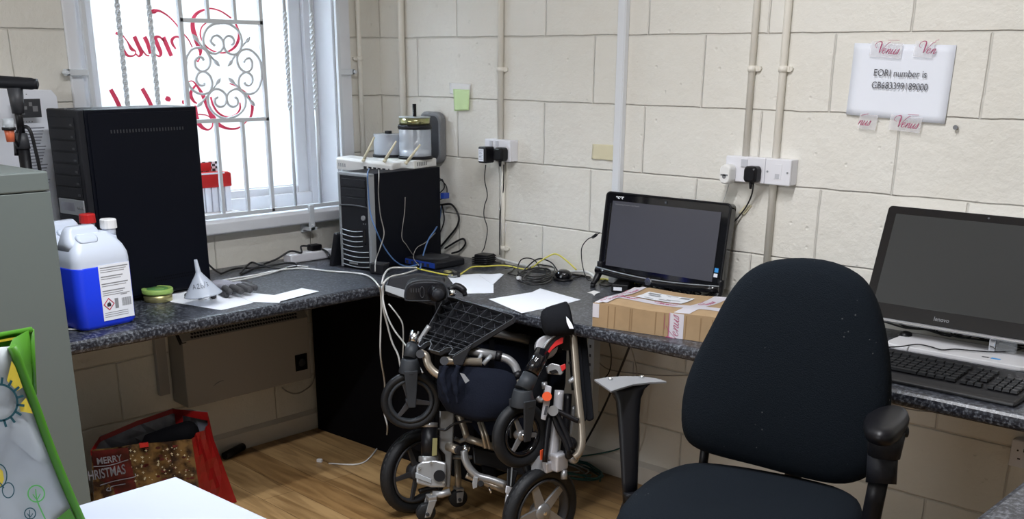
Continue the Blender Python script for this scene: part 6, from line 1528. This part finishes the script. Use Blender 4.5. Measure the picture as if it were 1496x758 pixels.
# left upright, motor and gear box
dm = 3.62
lu = [(642, 592), (664, 594), (662, 640), (657, 712), (652, 712), (650, 664), (642, 655)]
obj('side_plate', B().prism(dpt(lu, dm+.03), fw*.030), 'silver_paint', wc, bevel=.004)
obj('motor_body', B().cyl(od(627, 623, dm), od(627, 668, dm), .0270, seg=24), 'black_plastic', wc)
obj('motor_cap', B().cyl(od(627, 617, dm), od(627, 624, dm), .0285, seg=24), 'silver_paint', wc)
obj('motor_label', B().prism(dpt([(632, 640), (639, 640), (638, 665), (631, 666)], dm-.030), fw*.001), 'tin_gold', wc)
obj('gear_collar', B().cyl(od(626, 666, dm), od(626, 675, dm), .0330, seg=24), 'silver_paint', wc, bevel=.002)
gb_ = [(608, 680), (616, 674), (636, 672), (652, 676), (651, 712), (630, 712), (608, 706)]
obj('gear_box', B().prism(dpt(gb_, dm-.035), fw*.055), 'silver_paint', wc, bevel=.006)
obj('gear_flange', B().prism(dpt([(607, 690), (630, 700), (630, 706), (607, 698)], dm-.040), fw*.01), 'grey_steel', wc, bevel=.001)
obj('gear_hub', B().cyl(od(642, 695, dm-.035), od(642, 695, dm-.046), .0195, seg=22), 'black_plastic', wc)
for (x, y) in ((630, 676), (648, 705), (613, 684)): obj('gear_bolt', B().cyl(od(x, y, dm-.04), od(x, y, dm-.046), .0045, seg=8), 'chrome', wc)
obj('cross_axle', B().cyl(od(655, 652, dm-.01), od(669, 657, dm-.05), .0155, seg=18), 'champagne_tube', wc)
obj('axle_end', B().cyl(od(669, 657, dm-.05), od(672, 658, dm-.058), .0150, seg=18), 'ink', wc)
tube('motor_cable', dpt([(640, 626), (650, 628), (660, 621), (670, 617), (682, 615), (690, 616)], dm-.03), .0045, 'cable_black', 5, 8)
# anti-tip legs and small wheels
def tip(x0, y0, x1, y1, cx_, cy_, R_, d, lab=None):
    C_ = od(cx_, cy_, d); ax = V((.9, -.44, 0)).normalized()
    w_ = obj('anti_tip_wheel', B().lathe([(0, -.012), (R_-.003, -.012), (R_, -.007), (R_, .007), (R_-.003, .012), (0, .012)], C_, ax, 24), 'rubber', wc)
    a_ = V((0, 0, 1)).cross(ax).normalized()*.014; p1 = od(x1, y1, d)
    bb = B()
    for s_ in (-1, 1): bb.prism([C_+ax*.016*s_-a_*.7+V((0, 0, -.012)), C_+ax*.016*s_+a_*.7+V((0, 0, -.012)), p1+ax*.016*s_+a_, p1+ax*.016*s_-a_], ax*.004*s_)
    bb.box(V((-.018, -.014, -.005)), V((.018, .014, .012)), Matrix.Translation(p1) @ ax.to_track_quat('X', 'Z').to_matrix().to_4x4())
    obj('anti_tip_fork', bb, 'silver_paint', wc, bevel=.002)
    obj('anti_tip_bolt', B().cyl(C_-ax*.022, C_+ax*.024, .006, seg=10), 'ink', wc)
    if (x0, y0) != (x1, y1): tube('anti_tip_leg', [od(x0, y0, d+.02), p1], .0115, 'champagne_tube', 0, 12)
tip(668, 672, 670, 716, 669, 727, .033, 3.78)
tip(632, 722, 630, 728, 622, 748, .033, 3.60)
tube('stabiliser_bar', dpt([(632, 722), (645, 722), (658, 718)], 3.60), .012, 'silver_paint', 0, 12)
tube('stabiliser_bar', dpt([(612, 718), (625, 714), (640, 712)], 3.64), .009, 'black_plastic', 3, 10)
# lower frame
tube('lower_tube', dpt([(670, 605), (677, 622), (682, 640)], 3.66), .0120, 'champagne_tube', 3)
tube('lower_tube', dpt([(678, 658), (680, 672), (687, 685), (698, 695), (715, 700), (739, 708)], 3.55), .0125, 'silver_paint', 6, 14)
tube('lower_tube', dpt([(681, 694), (690, 698), (700, 702), (738, 717)], 3.60), .0100, 'champagne_tube', 3, 12)
tube('cross_tube', dpt([(682, 640), (700, 646), (722, 653)], 3.66), .0130, 'champagne_tube', 0, 12)
tube('cross_tube', dpt([(700, 616), (706, 636), (710, 655)], 3.52), .0070, 'champagne_tube', 0, 10)
tube('cross_tube', dpt([(704, 616), (711, 636), (716, 656)], 3.52), .0055, 'champagne_tube', 0, 10)
tube('lower_tube', dpt([(722, 653), (735, 657), (748, 660)], 3.64), .0120, 'champagne_tube', 0, 12)
obj('tube_clamp', B().prism(dpt([(692, 696), (698, 698), (697, 712), (691, 714), (690, 706)], 3.53), fw*.01), 'silver_paint', wc, bevel=.001)
obj('clamp_bolt', B().cyl(od(703, 707, 3.53), od(702, 706, 3.50), .010, seg=14), 'black_plastic', wc)
tube('prop_rod', dpt([(714, 711), (718, 720)], 3.58), .004, 'chrome', 0, 8)
obj('swivel_joint', B().ball(od(681, 655, 3.56), .014), 'chrome', wc)
bt_ = [(690, 652), (762, 668), (790, 680), (785, 700), (740, 690), (692, 678)]
obj('battery_case', B().prism(dpt(bt_, 3.68), fw*.09), 'black_plastic', wc, bevel=.006)
obj('battery_mount', B().prism(dpt([(703, 680), (722, 684), (727, 698), (706, 695)], 3.67), fw*.05), 'matt_black', wc, bevel=.003)
obj('side_channel', B().prism(dpt([(741, 684), (757, 688), (751, 712), (740, 710)], 3.44), fw*.04), 'black_plastic', wc, bevel=.003)
obj('channel_trim', B().prism(dpt([(747, 682), (749, 682), (747, 710), (745, 710)], 3.435), fw*.004), 'grey_steel', wc)
obj('wheel_bracket', B().prism(dpt([(739, 709), (751, 712), (747, 724), (738, 720)], 3.44), fw*.035), 'silver_bright', wc, bevel=.003)
tube('wheel_strut', dpt([(743, 720), (741, 735), (739, 750)], 3.45), .0080, 'silver_bright', 0, 12)
tube('black_strut', dpt([(765, 668), (772, 690), (770, 705)], 3.5), .016, 'black_plastic', 3, 10)
obj('rear_post', B().prism(dpt([(640, 560), (655, 562), (655, 600), (642, 600)], 3.60), fw*.04), 'matt_black', wc)
tube('silver_bar', dpt([(664, 640), (672, 644), (684, 640)], 3.70), .008, 'grey_steel', 0, 10); tube('silver_bar', dpt([(662, 668), (676, 668), (690, 668)], 3.72), .007, 'grey_steel', 0, 10)
# joystick controller on its arm
jb = od(622, 425, 3.50)
tj = (CAM-jb).normalized(); jn = (tj+V((.10, -.06, -.12))).normalized(); jx = V((0, 0, 1)).cross(jn).normalized(); jy = jn.cross(jx)
Jp = lambda x, y, h=0: jb+jx*x+jy*y+jn*h
jo = [(-.070, -.020), (-.064, .014), (-.045, .030), (-.010, .036), (.035, .034), (.062, .022), (.070, -.002), (.068, -.024), (.050, -.030), (-.055, -.030)]
jo = smooth_poly(jo, 4)
R = []
for h_, s_ in ((-.060, .90), (-.035, .98), (-.010, 1.0), (.004, .98), (.010, .92)): R.append([Jp(x*s_, y*s_+.006*(h_ < -.02), h_) for x, y in jo])
jc = obj('joystick_case', B().rings(R), 'soft_black', wc)
obj('panel_rim', B().tube([Jp(x*.965, y*.965, .0085) for x, y in jo], .0030, 8, closed=True), 'rubber_grey', jc)
obj('button_panel', B().prism([Jp(x*.9, y*.82-.002, .0095) for x, y in jo], jn*.002), 'gloss_black', jc)
for k in range(4): obj('panel_mark', B().box(V((-.0012, -.006, 0)), V((.0012, .006, .001)), Matrix.Translation(Jp(-.047+.008*k, .004, .012)) @ jn.to_track_quat('Z', 'Y').to_matrix().to_4x4()), 'dark_grey', jc)
obj('panel_mark', B().tube([Jp(-.012+.007*cos(2*pi*k/14), -.002+.018*sin(2*pi*k/14), .012) for k in range(14)], .0010, 6, closed=True), 'dark_grey', jc)
obj('joystick_boot', B().lathe([(.030, .008), (.031, .014), (.027, .018), (.028, .023), (.022, .026), (.023, .031), (.017, .035), (.012, .046)], Jp(.036, -.004), jn, 24), 'black_plastic', jc)
obj('joystick_knob', B().lathe([(.008, .040), (.017, .044), (.020, .052), (.019, .062), (.012, .068), (0, .069)], Jp(.038, -.006), jn, 24), 'soft_black', jc)
obj('controller_mount', B().prism(dpt([(568, 405), (610, 398), (650, 404), (650, 414), (592, 430), (564, 424)], 3.60), fw*.05), 'soft_black', wc, bevel=.006)
obj('mount_edge', B().prism(dpt([(563, 416), (594, 424), (592, 436), (563, 425)], 3.595), fw*.006), 'grey_steel', wc, bevel=.001)
obj('knob_guard', B().tube(dpt([(656, 424), (666, 418), (676, 423), (680, 432)], 3.52), [.010, .012, .012, .008], 10, smooth=4), 'black_plastic', wc)
obj('knob_guard', B().ball(od(661, 428, 3.50), .012), 'chrome', wc)
tube('controller_post', dpt([(640, 440), (645, 480), (650, 520)], 3.62), .012, 'black_plastic', 3, 10)
tube('footplate_strut', dpt([(612, 500), (619, 488), (627, 476)], 3.50), .008, 'silver_paint', 3, 10)

# ================================================================== OFFICE CHAIR
CYW = radians(13)
cxv = V((cos(CYW), sin(CYW), 0)); cfv = V((sin(CYW), -cos(CYW), 0))       # right, forward (towards the room)
BP0 = V((2.44, -.90, .75)); lean = .12
bn = (cfv+V((0, 0, lean))).normalized(); bup = (V((0, 0, 1))-bn*bn.z).normalized()
def onb(x, y):
    d = ray(x, y); return CAM+d*((BP0-CAM).dot(bn)/d.dot(bn))
ol = [(1170, 377), (1120, 382), (1087, 400), (1063, 430), (1040, 474), (1016, 523), (1001, 568), (997, 612), (1003, 640), (1020, 656), (1052, 668), (1100, 681), (1160, 697), (1218, 708), (1256, 702), (1279, 683), (1293, 645), (1301, 593), (1301, 540), (1294, 490), (1284, 450), (1270, 420), (1250, 399), (1215, 383)]
op = [onb(x, y) for x, y in ol]; op = catmull(op, 3, True); cen = sum(op, V())/len(op)
ch = thing('office_chair', V((BP0.x, BP0.y, 0))+cfv*.22, 'black fabric office chair with one bare metal arm, turned to face the room', 'chair')
R = []
for h_, s_ in ((-.075, .30), (-.075, .62), (-.070, .86), (-.055, .955), (-.030, .99), (-.010, 1.0), (.006, .985), (.018, .95), (.028, .87), (.036, .70), (.041, .45), (.043, .2), (.0435, .03)):
    R.append([cen+(p-cen)*s_+bn*(h_-.008+.020*((p-cen).dot(cxv)/.25)**2*s_*s_) for p in op])
obj('backrest', B().rings(R), 'chair_fabric', ch)
obj('back_shell', B().rings([[cen+(p-cen)*s_+bn*h_ for p in op] for h_, s_ in ((-.060, .93), (-.082, .88), (-.092, .70), (-.094, .3))]), 'black_plastic', ch)
SZ = .56
sc = V((BP0.x, BP0.y, 0))+cfv*.225-cxv*.018
so = [(-.255, -.02), (-.248, .12), (-.20, .215), (-.10, .245), (0, .25), (.10, .245), (.20, .215), (.248, .12), (.255, -.02), (.24, -.16), (.19, -.225), (.10, -.245), (0, -.25), (-.10, -.245), (-.19, -.225), (-.24, -.16)]
so = smooth_poly(so, 3)
R = []
for z, s_ in ((SZ-.095, .55), (SZ-.095, .86), (SZ-.085, .955), (SZ-.060, .995), (SZ-.035, 1.0), (SZ-.014, .97), (SZ-.002, .90), (SZ+.004, .75), (SZ+.002, .5), (SZ-.004, .25), (SZ-.006, .03)):
    R.append([V((sc.x, sc.y, 0))+cxv*x*s_-cfv*y*s_+V((0, 0, z-.018*max(0, -y/.25)**2*s_*s_*.8)) for x, y in so])
obj('seat', B().rings(R), 'chair_fabric', ch)
obj('seat_shell', B().rings([[V((sc.x, sc.y, 0))+cxv*x*s_-cfv*y*s_+V((0, 0, z)) for x, y in so] for z, s_ in ((SZ-.088, .93), (SZ-.108, .88), (SZ-.118, .6))]), 'black_plastic', ch)
obj('tilt_mechanism', B().cb(sc+V((0, 0, SZ-.145)), (.16, .20, .05), Matrix.Rotation(CYW, 3, 'Z')), 'black_plastic', ch, bevel=.01)
bq = V((BP0.x, BP0.y, 0))
obj('back_bar', B().tube([sc+V((0, 0, SZ-.13)), bq-cfv*.10+V((0, 0, SZ-.12)), bq-cfv*.145+V((0, 0, SZ-.02)), bq-cfv*.13+V((0, 0, .72))], .022, 10, smooth=5), 'black_plastic', ch)
for s_ in (-1,):
    obj('back_bar', B().tube([bq-cfv*.03+cxv*.205*s_+V((0, 0, SZ-.10)), bq-cfv*.06+cxv*.205*s_+V((0, 0, .62))], .012, 10), 'black_plastic', ch)
obj('gas_column', B().cyl(sc+V((0, 0, .12)), sc+V((0, 0, SZ-.15)), .025, seg=18).cyl(sc+V((0, 0, .08)), sc+V((0, 0, .28)), .034, seg=18), 'black_plastic', ch)
for k in range(5):
    a = 2*pi*k/5+.4; d = V((cos(a), sin(a), 0)); e_ = sc+d*.27+V((0, 0, .075))
    lg = obj('base_leg', B().tube([sc+V((0, 0, .11)), sc+d*.14+V((0, 0, .105)), e_], [.030, .024, .017], 10, smooth=3), 'black_plastic', ch)
    obj('castor', B().cyl(e_+V((-d.y*.022, d.x*.022, -.047)), e_+V((-d.y*.004, d.x*.004, -.047)), .027, seg=18).cyl(e_+V((d.y*.004, -d.x*.004, -.047)), e_+V((d.y*.022, -d.x*.022, -.047)), .027, seg=18).cyl(e_+V((0, 0, -.045)), e_+V((0, 0, .01)), .008, seg=8), 'black_plastic', lg)
# right arm with pad
AZ = .775
pad = [(1262, 612), (1268, 603), (1284, 595), (1302, 591), (1320, 594), (1329, 604), (1327, 614), (1316, 626), (1303, 634), (1284, 634), (1267, 626)]
pp = [oz(x, y, AZ) for x, y in pad]; pp = catmull(pp, 4, True); pcn = sum(pp, V())/len(pp)
R = []
for h_, s_ in ((-.026, .80), (-.024, .92), (-.014, .99), (-.004, 1.0), (.005, .93), (.010, .75), (.012, .4), (.0125, .05)): R.append([pcn+(p-pcn)*s_+V((0, 0, h_-.004)) for p in pp])
dA = (pcn-CAM).dot(fw)
obj('arm_pad', B().rings(R), 'black_plastic', ch)
obj('arm_post', B().tube([od(1296, 628, dA+.01), od(1291, 668, dA+.02)], [.040, .034], 16).tube([od(1290, 660, dA+.02), od(1287, 706, dA+.02)], .032, 16), 'soft_black', ch)
b0 = od(1284, 700, dA+.02); b1 = V((b0.x-.012, b0.y, SZ-.13))
obj('arm_bracket', B().tube([b0, b1+V((0, 0, .04)), b1, sc+V((0, 0, SZ-.135))], .021, 12, smooth=4), 'black_plastic', ch)
obj('height_knob', B().cyl(od(1308, 632, dA+.0), od(1322, 630, dA-.0), .010, seg=14).cyl(od(1317, 630, dA), od(1325, 630, dA), .013, seg=14), 'black_plastic', ch)
# left arm: bare plate on flared post
ALZ = .775
pl_ = [(868, 554), (885, 551), (910, 549), (935, 549.5), (958, 552), (974, 557), (950, 558), (925, 561), (905, 567), (893, 571), (880, 562)]
obj('arm_plate', B().prism([oz(x, y, ALZ) for x, y in pl_], (0, 0, -.005)), 'mid_grey', ch, bevel=.001)['label'] = 'bare grey metal plate where the arm pad is missing'
for (x, y) in ((892, 554.5), (938, 551.5)):
    c = oz(x, y, ALZ); obj('plate_screw', B().cyl(c, c+V((0, 0, .005)), .0060, .0045, 12), 'chrome', ch)
dB = (oz(915, 560, ALZ)-CAM).dot(fw)
fl = B(); secs = [((884, 566), (952, 559)), ((893, 573), (942, 568)), ((900, 585), (936, 583)), ((903, 610), (934, 608)), ((906, 650), (933, 650)), ((909, 700), (931, 700)), ((911, 735), (930, 735))]
R = []
for (a_, b_) in secs:
    p, q_ = od(*a_, dB+.02), od(*b_, dB+.02); c_ = (p+q_)/2; hx = (q_-p)/2; hy = cfv*.020
    R.append([c_+hx*cos(2*pi*k/16)+hy*sin(2*pi*k/16) for k in range(16)])
obj('arm_post', fl.rings(R), 'black_plastic', ch)
b0 = R[-1][0]*.5+R[-1][8]*.5; b1 = V((b0.x+.01, b0.y, SZ-.13))
obj('arm_bracket', B().tube([b0+V((0, 0, .03)), b0, b1, sc+V((0, 0, SZ-.135))], .018, 12, smooth=3), 'black_plastic', ch)
